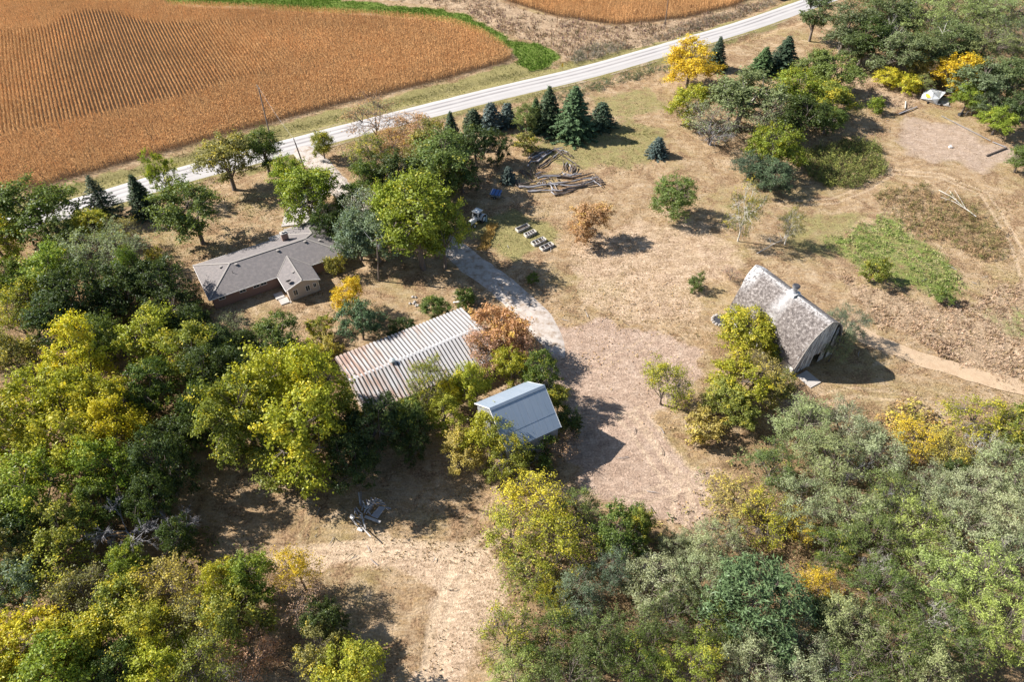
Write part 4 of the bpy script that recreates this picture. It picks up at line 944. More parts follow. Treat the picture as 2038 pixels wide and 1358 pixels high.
TR = [
# --- left side, by the road and the house
('oak',62,415,190,12.5,'g','broad dark green tree at the left edge just below the road'),
('oak',-20,470,134,11.2,'yg','yellow green tree cut by the left edge below the broad road tree'),
('openspruce',200,402,92,11,'sd','dark sparse spruce with open branches, standing against the road at left'),
('spruce',279,393,56,9.5,'sp','dense narrow dark spruce between the open spruce and the big green tree'),
('oak',378,420,150,13,'g2','large green tree left of the house, its crown before the road'),
('round',322,350,62,11,'bg','light green top standing out above the large green tree left of the house'),
('tall',447,318,112,12.5,'ol','tall olive green tree with dark open limbs in front of the road'),
('tall',522,296,86,10.5,'g','medium green tree right of the tall olive tree by the road'),
('tall',580,352,88,12,'bg','bright green tree beside the slim pole near the driveway entrance'),
('oak',612,385,122,13.5,'bg','bright yellowish green tree over the garage driveway'),
('solid',640,287,54,6.2,'ygg','small round green tree alone beside the driveway entrance'),
('round',175,446,103,7.3,'yg','speckled yellow green tree beneath the sparse spruce'),
('sparse',250,470,90,7,'ol','thin olive tree left of the dry lawn by the house'),
('feather',195,505,168,11.2,'gg','pale grey green feathery tree above the dark green mass at left'),
('oak',98,548,134,10.6,'bg','light green tree on the left near the bare patch'),
('oak',20,560,123,10.1,'g','green tree at the left edge under the yellow green one'),
('bush',247,503,38,4,'y','small bright yellow bush left of the dry lawn'),
('bush',304,518,44,4.5,'oy','small yellow orange bush at the corner of the dry lawn'),
('round',150,592,168,11.8,'dg','dark green round tree at the left of the dark mass'),
('oak',250,570,140,11,'dg','dark green tree in the middle of the mass left of the house'),
('round',322,566,125,10.5,'dg','dark green tree touching the left end of the house roof'),
('oak',258,545,70,11.5,'g','mid green top rising out of the dark trees left of the house'),
('oak',345,625,125,10,'dg','dark tree in front of the left house corner'),
('oak',110,640,134,10.6,'dg','dark green tree below the left dark mass'),
('sparse',28,630,134,10.1,'yg','yellowish tree at the left edge halfway up'),
('oak',30,720,134,10.1,'ol','dull olive tree at the left edge above the yellow trees'),
('oak',300,668,150,11,'yg','yellow green tree below the dark mass, second from the house'),
('oak',385,700,145,11.2,'ygg','green tree with yellow tips at the edge of the deep shade'),
('oak',150,725,145,13.4,'y','brightest yellow tree of the left wood'),
('oak',95,790,156,13.4,'yg','yellow green tree left of centre in the left wood'),
('oak',215,800,123,12.3,'yg','yellow green tree right under the brightest yellow tree'),
('round',290,770,134,10.1,'g','green tree between the yellow trees and the deep shade'),
('oak',30,860,168,13.4,'yg','large yellow green tree at the left edge, lower half'),
('oak',130,890,168,13.4,'yg','large yellow green tree next to the left edge tree'),
('oak',232,850,123,12.3,'y','yellow green tree with a rounded top left of the clearing'),
('oak',230,940,134,11.2,'bg','light green tree above the grey leafless branches'),
('round',315,925,134,12.3,'dg','dark green tree at the corner of the left clearing'),
('oak',60,980,168,12.3,'bg','green yellow tree in the lower left wood at the frame edge'),
('oak',20,1050,134,10.1,'dg','dark shaded tree at the left edge near the bottom'),
('round',420,740,123,11.2,'dg','dark green tree in the shade left of the huge yellow green tree'),
('round',395,830,123,11.2,'dg','dark tree standing over the gap in the left wood'),
('oak',380,650,90,8,'dg','low dark tree between wood and house lawn'),
('bare',465,645,70,5,'gg','small thin greyish tree on the lawn before the house'),
('oak',552,668,120,8,'g','rounded green tree between the house and the ribbed roof'),
('round',480,690,78,6.7,'dg','dark shrubby tree left of the rounded green one'),
('oak',540,775,190,17,'yg','upper crown of the great yellow green trees beside the ribbed roof'),
('oak',620,760,145,17,'yg','yellow green tree touching the left end of the ribbed roof'),
('oak',480,830,168,17,'ygg','left tree of the great yellow green group before the clearing'),
('oak',600,870,190,17,'yg','front tree of the great yellow green group facing the clearing'),
('oak',550,920,134,9.0,'ygg','lowest tree of the great yellow green group at the clearing edge'),
('oak',672,830,112,12.3,'ygg','olive topped tree at the front left corner of the ribbed roof'),
('round',742,850,134,10.1,'dg','dark green tree in front of the ribbed roof'),
('round',700,920,123,9.0,'dg','low dark green tree shading the clearing'),
('round',815,840,106,7.8,'g','green tree close against the front edge of the ribbed roof'),
('sparse',850,765,106,10.1,'ygg','thin olive tree leaning over the front of the ribbed roof'),
('oak',885,820,90,7,'yg','yellow green shrubby tree between the two metal roofs'),
('round',820,870,100,6.7,'dg','dark shrubby tree below the ribbed roof'),
('cedar',715,640,109,8.4,'pn','rounded grey green tree behind the ribbed roof'),
('oak',690,592,73,6.7,'yo','golden tree beside the grey green one behind the ribbed roof'),
('bush',642,655,60,4,'ygg','yellow green bush left behind the ribbed roof'),
('bush',648,690,66,4.5,'oy','ochre bush at the back left corner of the ribbed roof'),
('bush',668,532,50,4.6,'ol','rounded olive bush at the right end of the house'),
('round',868,614,72,5,'g','dark green bushy tree at the back right of the ribbed roof'),
('bush',928,592,50,4,'g','small green bush behind the orange tree'),
('bush',795,655,60,3.2,'dg','low dark bush behind the middle of the ribbed roof'),
('oak',990,655,135,9.5,'ob','rust orange tree over the right end of the ribbed roof'),
('sparse',960,700,110,8.5,'br','brown thinning tree over the ribbed roof edge'),
('sparse',1040,690,70,7.5,'br','brown thinning tree next to the driveway bend'),
('oak',1020,728,80,8,'yg','bright yellow green tree below the orange tree'),
('oak',940,765,90,8.5,'yg','yellow green tree behind the left end of the steep metal crib'),
('round',1078,745,84,9.5,'g','dark green tree behind the right end of the steep crib'),
('oak',895,780,60,7,'y','small yellow tree between ribbed roof and crib'),
('oak',972,865,115,9,'yg','yellow green tree leaning over the lower left of the crib'),
('round',1010,905,110,8,'ygg','green and yellow tree in front of the crib'),
('oak',925,900,90,6,'oy','low yellow tree at the clearing edge left of the crib'),
('bush',1075,905,80,5,'g','green bush at the foot of the crib front'),
('bare',1120,885,80,5,'br','leafless twiggy bush by the right foot of the crib'),
# --- centre and driveway
('tall',832,438,162,19,'bg','tallest bright green tree with thick trunk in the middle of the yard'),
('oak',880,460,114,14.6,'bg','right hand limb mass of bright green leaves above the gravel drive'),
('oak',775,415,120,14.6,'bg','left hand bright green tree touching the tallest one'),
('oak',748,470,132,10.1,'sg','silvery green tree behind the leaning utility pole'),
('oak',708,462,108,11.2,'sg','silvery green tree at the right end of the house'),
('sparse',735,420,108,12.3,'sv','pale silver leaved tree between drive and house'),
('sparse',740,312,108,10.6,'ygg','thin yellow green tree left of the dark trees by the drive'),
('oak',795,345,120,10.6,'dg','dark green tree in the group above the tallest tree'),
('oak',735,352,84,9.0,'g','green tree just right of the drive near the road'),
('tall',885,320,144,14.6,'g2','large green tree next to the shaded lawn with the tractor'),
('oak',890,365,80,8,'ol','olive tree standing just above the tractor'),
('bare',745,235,132,11.2,'br','pinkish brown almost leafless tree by the road'),
('sparse',825,262,120,10.6,'br','brown thinning tree right of the almost leafless one'),
('sparse',785,290,96,9.0,'ob','rusty thin tree in front of the brown ones'),
('spruce',898,262,42,9,'sp','slim dark spruce behind the green trees near the road'),
('round',948,285,105,10.1,'dg','dense dark green tree left of the log heap'),
('roundspruce',942,236,44,4.9,'sp','leftmost of the three low blue spruces by the road'),
('roundspruce',977,232,50,6.8,'bs','middle of the three low blue spruces by the road'),
('roundspruce',1010,228,42,6,'bs','rightmost of the three low blue spruces by the road'),
('cedar',1046,236,58,7.5,'cy','yellowish green pine at the left of the tall spruces'),
('spruce',1092,222,62,11,'sp','tall dark spruce beside the yellowish pine'),
('spruce',1066,230,42,8,'pn','slimmer spruce squeezed behind the yellowish pine'),
('spruce',1143,228,82,12.5,'pn','tallest spruce of the row, broad based, right of the pair'),
('roundspruce',1198,230,54,6.5,'sp','round spruce at the right end of the spruce row'),
('bush',1045,285,62,4,'ol','olive bush just above the log heap'),
('roundspruce',1011,348,32,4,'bs','small blue spruce left of the log heap'),
('roundspruce',1310,293,42,4.6,'bs','lone small blue spruce on the dry lawn'),
('solid',1346,390,96,8.5,'g2','lone round green tree on the dry lawn'),
('oak',1173,440,98,8,'ob','thin rusty olive tree on the lawn right of the wooden frames'),
('bush',1386,565,40,3.4,'g2','small green bush alone left of the barn'),
('bare',1457,545,48,3,'br','little leafless shrub at the far corner of the barn'),
('bush',1062,555,28,2,'g','tiny green shrub beside the gravel drive'),
('sparse',1486,418,84,12.5,'ol','thin white stemmed tree above the barn',None,'whitewood'),
('sparse',1575,448,56,8,'ol','olive sapling with pale leaning stems right of the white stemmed tree',None,'whitewood'),
('oak',850,300,110,12,'ol','olive tree at the back of the central clump near the road'),
('oak',815,395,110,12,'dg','dark green tree behind the left side of the tallest tree'),
('oak',700,400,80,9,'g','green tree overhanging the drive above the house'),
('round',920,345,80,8,'dg','dark green tree left of the small blue spruce by the logs'),
('round',990,290,60,7,'dg','dark green tree at the shaded left side of the log heap'),
('oak',865,360,90,12,'g','mid green tree filling the centre of the clump by the drive'),
('oak',650,440,70,9,'dg','dark green tree touching the garage corner'),
('oak',440,700,110,9,'dg','dark tree in the deep shade before the thin greyish tree'),
('oak',480,745,110,9,'dg','dark tree behind the left tree of the great yellow green group'),
('oak',195,680,120,11,'g','green tree between the dark mass and the brightest yellow tree'),
('oak',60,600,110,10,'ygg','green and yellow tree at the upper left of the left wood'),
('oak',120,480,90,8,'g2','green tree under the broad road tree'),
('oak',350,870,110,9,'dg','dark tree at the back of the shaded clearing'),
('oak',1110,790,60,6,'ygg','small yellow green tree at the right side of the crib'),
('bush',1130,840,60,5,'dg','dark bush in the shade right of the crib'),
('bush',1110,860,60,4.5,'ol','olive bush at the right foot of the crib'),
# --- upper right group
('solid',1374,130,112,10,'yo','golden yellow tree in front of the road'),
('solid',1372,208,88,9,'yg','bright yellow green tree under the golden one'),
('spruce',1428,110,44,9,'sp','dark spruce behind the golden tree'),
('spruce',1520,122,50,7.2,'pn','left one of two dark spruces between golden tree and wood'),
('spruce',1562,110,60,9.5,'sp','right one of two dark spruces between golden tree and wood'),
('tall',1478,188,155,14,'gt','large grey green tree with a pale trunk and bare lower limbs',None,'barklight'),
('bare',1420,245,134,9.0,'gg','grey leafless thicket under the large grey green tree'),
('bare',1530,235,109,11.2,'gg','thin grey tree between the large grey green tree and the dark ones'),
('solid',1588,178,115,10.5,'bg','bright green tree right of the large grey green tree'),
('solid',1662,150,112,9,'g2','rounded green tree at the clearing edge, right of its group'),
('solid',1622,140,85,9,'g2','green tree between bright green tree and rounded one'),
('oak',1645,195,122,9.0,'ygg','yellow spotted tree facing the clearing'),
('oak',1592,232,130,11.5,'dg','dark green tree above the tall weed patch'),
('round',1650,235,85,6.7,'g','low green tree at the foot of the yellow spotted one'),
('solid',1545,290,112,10.5,'bg','bright green tree above the dark cedars'),
('cedar',1492,332,84,6.5,'sp','left dark cedar at the lower end of the upper right group'),
('cedar',1535,348,104,7,'sp','right dark cedar at the lower end of the upper right group'),
('bush',1744,208,40,4,'bg','small bright green bush in the clearing'),
('bush',1742,542,62,4.6,'ygg','round yellow green bush on the green weed patch'),
('bush',1884,590,40,2.8,'g2','small green bush at the bottom of the green weed patch'),
('oak',1990,238,84,6.5,'bg','umbrella shaped light green tree at the right edge of the clearing'),
('oak',2035,315,60,6,'g2','green tree cut by the right frame edge above the scrub'),
# --- barn and yard
('solid',1490,660,128,7,'yg','bright yellow green tree leaning on the front of the barn'),
('bush',1530,690,50,4.5,'yg','yellow green bush at the barn wall right of the leaning tree'),
('feather',1690,645,84,7,'sg','blue green feathery tree at the dark end of the barn'),
('feather',1663,690,66,6,'gg','smaller grey green tree overlapping the dark barn end'),
('bush',1545,712,44,3.2,'g2','green bush at the near front corner of the barn'),
('sparse',1325,762,118,8.5,'yg','lone thin yellow green tree with fallen leaves in the yard'),
('oak',1478,765,130,8,'yg','speckled yellow tree left of the barn corner'),
('sparse',1500,745,130,8,'oy','pale yellow thinning tree behind the speckled one'),
('oak',1440,790,90,7,'ygg','green lower side tree of the speckled yellow group'),
('oak',1545,775,80,7,'ol','olive tree with an orange tip by the barn corner'),
('oak',1470,815,90,6,'ygg','low tree in the shade of the speckled group'),
('bush',1405,850,88,4.5,'oy','low yellow bush below the lone thin yard tree'),
]
# --- the wood at the upper right
UR = [
('tall',1628,25,68,14.0,'ug','tall slim tree standing apart at the left end of the upper right wood'),
('tall',1690,50,99,15.1,'ug','tall dark green tree second from the road in the upper right wood'),
('tall',1728,75,99,14.0,'dg','dark tree over the shaded front of the upper right wood'),
('tall',1700,95,66,9.7,'ug','low green tree at the front left of the upper right wood'),
('tall',1768,30,110,14.0,'ug','green tree behind the left pale dead trunk'),
('tall',1790,105,99,13.0,'ug','grey green tree right of the left pale dead trunk'),
('feather',1830,40,132,13.0,'ul','light green tree at the top of the upper right wood'),
('tall',1838,100,99,13.0,'ug','dark green tree between the two pale dead trunks'),
('oak',1770,150,59,4.9,'y','small yellow tree in front of the upper right wood'),
('bush',1800,165,60,4.5,'y','yellow bush at the foot of the upper right wood'),
('round',1825,130,66,8.6,'oy','yellow tree in front of the wood near the camper'),
('tall',1895,85,110,13.0,'ug','green tree right of the right pale dead trunk'),
('oak',1900,140,99,9.7,'yo','orange yellow tree above the wrecked camper'),
('feather',1920,30,143,13.0,'ul','pale green tree in the upper wood near the top edge'),
('feather',1990,25,143,13.0,'ul','light green tree at the top right corner'),
('feather',1960,90,132,13.0,'ul','pale green tree below the one at the top right corner'),
('feather',2030,80,121,13.0,'ug','green tree at the right edge below the top corner'),
('oak',1955,160,121,10.8,'ug','mid green tree behind the umbrella shaped one'),
('oak',2020,160,110,10.8,'ug','green tree at the right edge above the umbrella shaped one'),
('oak',1928,195,66,6.5,'bg','light green tree right beside the wrecked camper'),
('feather',1838,165,44,5,'ul','grey green tree leaning over the left end of the camper'),
('oak',2030,215,88,8.6,'dg','dark green tree at the right edge behind the umbrella shaped one'),
('oak',1960,205,66,6.5,'ug','green tree left of the umbrella shaped one'),
('feather',1870,-10,132,13.0,'ug','green tree on the top edge over the light green one'),
('tall',1760,-25,110,13.0,'ug','green tree cut by the top edge above the left dead trunk'),
('feather',1960,-25,132,13.0,'ug','green tree cut by the top edge near the right corner'),
]
# --- lower right wood
LR = [
('feather',1600,850,140,8,'gg','grey green tree at the top left of the lower right wood'),
('feather',1680,845,110,8,'gg2','pale grey green tree second along the top of the lower right wood'),
('feather',1650,920,150,8,'gg','grey green open tree below the two at the top of the lower right wood'),
('feather',1750,900,130,8,'gg2','pale tree beside the low yellow undergrowth'),
('sparse',1820,870,110,6,'yo','thin yellow orange tree amid the low yellow undergrowth'),
('sparse',1890,900,110,6,'oy','thin ochre tree at the right of the low yellow undergrowth'),
('sparse',1950,835,140,8.5,'yg','yellow green tree with splayed pale branches by the field track'),
('oak',2020,860,100,8,'ygg','yellow tipped tree at the right edge by the field track'),
('feather',2000,930,130,8,'gg','grey green tree at the right edge under the splayed one'),
('feather',1930,975,120,8,'gg2','pale green tree below the splayed tree'),
('feather',1850,975,120,7,'gg','grey green tree in the middle right of the lower wood'),
('oak',1900,940,60,6,'dg','small dark green tree below the ochre one'),
('feather',1770,985,120,7,'g2','green tree in the middle of the lower right wood'),
('feather',1540,930,120,7,'g2','green tree at the yard corner of the lower right wood'),
('sparse',1470,990,130,6.5,'oy','yellow bushy tree at the edge of the dirt yard'),
('sparse',1520,1030,120,6.5,'yg','yellow green thin tree behind the yard edge bushes'),
('feather',1600,1000,130,7.5,'gg','grey green tree behind the yellow yard edge trees'),
('sparse',1590,1050,80,5,'yo','small orange tree among the grey green ones'),
('feather',1690,1020,130,8,'gg','dark limbed grey green tree left of the middle of the lower wood'),
('feather',1420,1080,130,6.5,'gg2','pale grey green tree below the dirt yard'),
('cedar',1505,1200,235,11.5,'pn','large dark blue green pine in the lower right wood'),
('feather',1730,1070,130,8.5,'g2','bushy dark green tree right of the middle pine gap'),
('sparse',1628,1165,90,6,'yo','yellow tree right behind the large pine'),
('feather',1660,1095,110,7,'g','mid green tree above the yellow tree by the pine'),
('feather',1830,1060,150,9,'lg','light green tree in the right centre of the lower wood'),
('feather',1930,1060,150,9,'gg','broad grey green tree near the right edge'),
('feather',2020,1030,130,9,'gg2','pale tree touching the right edge halfway down the wood'),
('feather',1750,1170,130,9,'g2','green tree below the centre of the lower right wood'),
('feather',1850,1160,150,9,'lg','light green tree with bare pale limbs on its right'),
('feather',1960,1160,160,10,'lg','large light green tree at the right above the corner'),
('feather',2040,1130,100,9,'gg','grey green tree cut by the right edge'),
('feather',1690,1250,130,9,'gg','grey green tree below the yellow one by the pine'),
('feather',1780,1280,140,9,'g2','green tree near the bottom edge left of the corner'),
('feather',1880,1270,150,9,'g2','green tree in the bottom right near the corner'),
('feather',1990,1270,150,10,'lg','light green tree in the bottom right corner'),
('feather',1600,1300,140,7,'gg2','pale sage tree below the large pine'),
('oak',1640,1220,90,6,'dg','dark tree in the hollow right of the large pine'),
('feather',1500,1330,140,7,'gg','grey tree at the bottom edge below the pine'),
('feather',1420,1240,120,7.5,'g','dark green tree left of the large pine'),
('feather',1340,1090,80,5,'gg','small sage tree at the lower end of the dirt yard'),
('feather',1390,1160,110,8,'gg','sage green tree between yard and pine'),
('feather',1700,1350,140,8,'g2','green tree cut by the bottom edge right of the pine'),
('feather',1850,1370,150,8,'gg','grey green tree cut by the bottom edge near the corner'),
('sparse',1060,1000,150,9,'y','upper yellow tree of the airy group in the bottom middle'),
('sparse',1015,1060,130,9,'yg','left yellow green airy tree beside the straw track'),
('sparse',1110,1075,150,9,'yg','middle yellow green airy tree at the bottom centre'),
('sparse',1150,1010,100,8,'g2','light green airy tree behind the yellow group'),
('sparse',1050,1140,120,7,'ygg','lower airy tree of the bottom centre group'),
('round',1235,1060,130,8,'g','dense green tree right of the airy yellow group'),
('oak',1275,1045,70,7,'ygg','yellow flecked tree on the right flank of the dense green one'),
('feather',1220,1130,100,7.5,'sg','sage tree under the dense green tree'),
('feather',1150,1190,120,8,'sg','sage tree in the bottom centre wood'),
('feather',1300,1170,140,8.5,'gg2','pale sage tree with visible limbs in the bottom centre'),
('feather',1320,1240,130,8,'g2','green tree below the pale sage one'),
('sparse',1010,1265,130,8,'ygg','yellow green tree at the bottom beside the straw track'),
('feather',1090,1270,130,8,'g','green tree second from the straw track at the bottom'),
('feather',1190,1270,140,8.5,'g2','green bushy tree bottom centre'),
('feather',1270,1310,130,8,'g','dark green tree at the bottom edge right of centre'),
('feather',1020,1350,120,8,'lg','yellow tinged tree cut by the bottom edge beside the track'),
('feather',1130,1350,140,8,'g2','green tree cut by the bottom edge in the centre'),
('feather',1370,1330,130,8,'bg','light green tree cut by the bottom edge left of the pine'),
('feather',1100,1180,80,6,'yg','small yellow green tree between the airy group and the sage ones'),
]
# --- lower left wood
LL = [
('oak',120,1050,140,10,'ygg','yellow green tree at the left of the grey leafless branches'),
('round',300,985,120,10,'dg','dark green tree rising behind the grey leafless branches'),
('oak',190,1010,110,9,'g','green tree among the grey leafless branches'),
('oak',40,1110,130,9,'ol','olive tree between the left edge and the thin yellow green tree'),
('round',350,1075,90,7,'dg','dark green tree in the shade right of the grey leafless branches'),
('sparse',90,1130,172,7.7,'yg','thin yellow green tree at the lower left with brown ground showing through'),
('round',256,1122,87,6.6,'bg','round grass green tree under the grey leafless branches'),
('sparse',165,1180,149,7.7,'ol','thin olive tree in the lower left wood'),
('oak',20,1180,138,8.8,'sg','dull grey green tree at the left edge near the bottom'),
('oak',240,1200,138,8.8,'ygg','yellow flecked tree left of the middle of the lower left wood'),
('sparse',330,1170,149,8.8,'oy','thin yellow brown tree behind the lower left front row'),
('oak',290,1250,138,8.8,'yg','yellow green tree in the lower left second row'),
('sparse',400,1235,149,8.8,'ol','thin olive brown tree in the middle of the lower left wood'),
('oak',440,1165,103,9.4,'yg','yellow green tree at the back of the lower left wood by the clearing'),
('oak',500,1150,114,9.9,'bg','light green tree left of the small orange topped tree'),
('oak',470,1220,138,9.4,'ygg','green yellow tree below the light green one'),
('sparse',590,1135,98,8.8,'yo','orange yellow topped tree at the edge of the straw track'),
('bare',600,1200,110,7,'br','bare brown lower tree under the orange yellow top'),
('oak',60,1290,172,9.9,'y','yellow tree near the bottom left corner'),
('oak',150,1290,149,9.9,'yg','yellow green tree second from the bottom left corner'),
('oak',110,1350,184,9.9,'bg','green tree cut by the bottom edge near the left corner'),
('oak',-10,1340,126,9.9,'yg','yellow green tree in the very bottom left corner'),
('round',230,1330,138,7.7,'g','dark green low tree on the bottom edge'),
('oak',320,1330,149,8.8,'yg','yellow green tree on the bottom edge left of the leafless limbs'),
('sparse',410,1320,149,8.8,'ygg','thin yellow green tree over pale leafless limbs at the bottom'),
('sparse',500,1300,126,6.6,'br','thin brown bushy tree at the bottom left of the track'),
('round',640,1240,103,6.6,'dg','dark green tree beside the track shadow'),
('oak',690,1340,149,8.8,'yg','yellow green tree at the bottom edge left of the straw track'),
('oak',640,1290,114,7.2,'ol','olive tree above the one on the bottom edge by the track'),
]
for T_ in TR: tree(*T_)
for T_ in UR: tree(*T_, group='trees of the wood at the upper right')
for T_ in LR: tree(*T_, group='trees of the wood along the lower right')
for T_ in LL: tree(*T_, group='trees of the lower left wood')
tree('dead',235,1045,190,9,None,'wide grey leafless tree lying over the shade at the lower left', bark='deadwood')
tree('dead',345,1050,130,7,None,'smaller grey leafless tree right of the wide leafless one', bark='deadwood')
tree('dead',440,1350,120,6,None,'pale leafless limbs sticking up at the bottom edge', bark='whitewood')
tree('dead',1900,1140,150,8,None,'pale dead tree with splayed limbs inside the lower right wood', bark='whitewood')
tree('dead',1800,1000,110,8,None,'grey dead limbs in the middle of the lower right wood', bark='deadwood')
tree('dead',1775,60,60,11,None,'grey dead treetop beside the left pale trunk in the upper right wood', bark='whitewood')
tree('dead',1660,1330,110,6,None,'grey dead twigs below the large pine', bark='deadwood')
tree('dead',1960,890,110,7,None,'pale splayed dead branches by the field track', bark='whitewood')
for a_ in [(1700,930,80,7,'grey bare limbs under the pale trees at the top of the lower right wood','deadwood'),
 (1740,1130,90,8,'pale bare limbs right of the yellow tree by the pine','whitewood'),(1990,1100,90,9,'pale bare limbs near the right edge halfway down the wood','whitewood'),
 (1860,1220,110,8,'long pale bare limbs near the bottom right corner','whitewood'),(1560,1330,90,6,'grey bare twigs at the bottom edge beneath the pine','deadwood'),
 (1300,1130,80,7,'grey bare limbs in the sage trees at the bottom centre','deadwood'),(1470,1060,70,6,'dark bare limbs behind the large pine','bark'),
 (1870,60,80,11,'grey bare crown right of the right pale leaning trunk','deadwood'),(1800,20,70,12,'grey bare crown at the top of the upper right wood','deadwood'),
 (150,800,80,10,'grey bare limbs showing in the yellow trees of the left wood','deadwood'),(470,1345,90,6,'white bare limbs at the bottom edge left of the track','whitewood'),
 (1420,262,110,6,'low grey leafless brush at the foot of the large grey green tree','deadwood'),(1530,262,80,6,'grey leafless brush behind the bright green tree and cedars','deadwood')]:
    tree('dead', a_[0], a_[1], a_[2], a_[3], None, a_[4], bark=a_[5])
# leaning dead trunks of the upper right wood
def dead_trunk(b, tpx, h, label, r0=.22):
    a = P(*b); c = P(tpx[0], tpx[1], h); o = empty('dead_tree', a, 0, label, 'dead tree')
    v = c - a; MB().tube([Vector((0,0,-.3)), v * .5 + Vector((.1,.05,0)), v], [r0, r0*.7, r0*.25], 6).build('trunk', M['whitewood'], o)
    mb = MB()
    for k in range(7):
        s = random.uniform(.45, .95); p = v * s; d = Vector((random.uniform(-1,1), random.uniform(-1,1), random.uniform(.2,1))).normalized() * random.uniform(1, 2.4)
        mb.tube([p, p + d * .6 + Vector((0,0,.1)), p + d], [.06,.04,.015], 4)
    mb.build('branch', M['whitewood'], o)
random.seed(5)
dead_trunk((1732,125), (1752,60), 10.5, 'left pale leaning dead trunk in front of the upper right wood')
dead_trunk((1849,145), (1884,45), 12.5, 'right pale leaning dead trunk above the wrecked camper')
dead_trunk((1763,118), (1785,80), 6, 'short pale stem between the two leaning dead trunks', .14)
dead_trunk((1668,98), (1672,70), 4, 'thin pale stem at the left front of the upper right wood', .12)
dead_trunk((1502,505), (1570,470), 3.5, 'pale stem leaning low to the right above the barn', .09)

# ================================================================ SMALL THINGS
M['pole'] = basic('pole_wood', (0.16, 0.125, 0.10), .95, var=.3, scale=1.5)
M['log'] = basic('log_wood', (0.095, 0.07, 0.055), .95, var=.55, scale=2.2, col2=(.24,.20,.175), thr=(.54,.66))
M['grayboard'] = basic('weathered_board', (0.40, 0.38, 0.36), .9, var=.4, scale=1.6, col2=(.18,.17,.17), thr=(.5,.62))
M['black'] = basic('black_rubber', (0.03, 0.03, 0.032), .8, var=.2)
M['wire'] = basic('wire', (0.25, 0.25, 0.26), .5)
def upole(b, tpx, h, label, xfmr=False, bar=True, ang=31):
    a = P(*b); c = P(tpx[0], tpx[1], h); v = c - a
    o = empty('utility_pole', a, 0, label, 'utility pole')
    MB().tube([(0,0,-.3), v*.5, v], [.17,.14,.11], 8).build('pole', M['pole'], o)
    if bar:
        d = Vector((math.cos(R(ang)), math.sin(R(ang)), 0)); q = v * .955
        MB().plank(q - d*1.1, q + d*1.1, .1, .12).build('crossarm', M['pole'], o)
        for s in (-1, 0.95): MB().tube([q + d*s + Vector((0,0,.06)), q + d*s + Vector((0,0,.28))], [.05,.035], 6).build('insulator', M['white'], o)
    if xfmr: MB().tube([v*.80 + Vector((.3,0,-.4)), v*.80 + Vector((.3,0,.4))], .24, 10).build('transformer', M['grey'], o)
    return a + v
T1 = upole((537,268), (513,169), 10, 'utility pole between the cornfield and the road, above the trees', ang=-59)
T2 = upole((606,335), (584.2,275), 7.5, 'thin bare utility pole leaning beside the driveway entrance', bar=False)
T3 = upole((753.5,560), (750,473), 9.2, 'wooden utility pole standing right of the house near the big tree', True, True, 31)
T4 = upole((1323,54), (1331,-12), 9.5, 'utility pole at the edge of the upper cornfield', bar=True, ang=-59)
def wire(a, b, sag, label, r=.018):
    a, b = Vector(a), Vector(b)
    pts = [a.lerp(b, i/12) - Vector((0,0,sag*4*(i/12)*(1-i/12))) for i in range(13)]
    return tag(MB().tube(pts, r, 4).build('power_line', M['wire']), label, 'power line', 'power lines between the poles')
e3 = Vector((math.cos(R(31)), math.sin(R(31)), 0))
wire(T2 - Vector((0,0,.1)), T3 - e3*1.05 - Vector((0,0,.15)), .9, 'left power line hanging over the drive, ending at the house pole')
wire(T2 - Vector((0,0,.5)), T3 + e3*1.0 - Vector((0,0,.15)), .9, 'right power line hanging over the drive, ending at the house pole')
wire(T1 - Vector((0,0,.4)), T2 - Vector((0,0,.1)), .7, 'power line crossing the road between the field pole and the leaning pole')
# short sign post, marker
o = empty('marker_post', P(1119,139), 0, 'short yellow road marker post at the far edge of the road', 'marker post')
MB().box(-.04,.04,-.04,.04,-.2,1.0).build('post', M['pole'], o); MB().box(-.22,.22,-.05,-.02,.9,1.9).build('plate', basic('yellow_plate', (.62,.38,.02), .5, var=.05), o)
o = empty('fence_post', P(684,308), 0, 'thin leaning post in the grass right of the driveway entrance', 'post')
MB().tube([(0,0,-.2),(-.25,.1,1.8)], [.06,.05], 6).build('post', M['pole'], o)

# ---- tractor
M['trwhite'] = basic('tractor_white', (.62,.62,.60), .45, var=.12, scale=3, col2=(.42,.38,.34), thr=(.58,.72))
M['paleblue'] = basic('pale_blue_panel', (.42,.52,.56), .5, var=.08)
tp = P(949,443); tr = empty('tractor', tp, R(-124), 'old white tractor with a square cab, parked in the tree shade', 'tractor')
def wheel(x, y, r, wd, hub):
    w_ = MB(); w_.cyl((x, y, r), (0,1,0), r, wd, 22)
    for k in range(22):
        a = k*2*math.pi/22; w_.box(-wd/2,wd/2,-.04,.04,-.03,.045, Matrix.Translation((x + r*math.cos(a), y, r + r*math.sin(a))) @ Matrix.Rotation(-a + math.pi/2, 4, 'Y') @ Matrix.Rotation(math.pi/2, 4, 'Z'))
    wo = w_.build('wheel', M['black'], tr); MB().cyl((x, y, r), (0,1,0), r*.55, wd+.03, 16).build('rim', hub, wo)
for s in (-1, 1): wheel(-.9, s*.95, .82, .46, M['paleblue']); wheel(1.75, s*.72, .46, .26, M['trwhite'])
MB().prism([(-.36,.75),(.36,.75),(.38,1.45),(.25,1.58),(-.25,1.58),(-.38,1.45)], .35, 2.25).build('hood', M['trwhite'], tr)
MB().box(2.251,2.32,-.33,.33,.78,1.45).build('grille', M['dark'], tr)
MB().box(-1.2,1.9,-.28,.28,.55,.95).build('chassis', M['dark'], tr)
MB().box(1.65,1.8,-.7,.7,.42,.54).build('front_axle', M['dark'], tr)
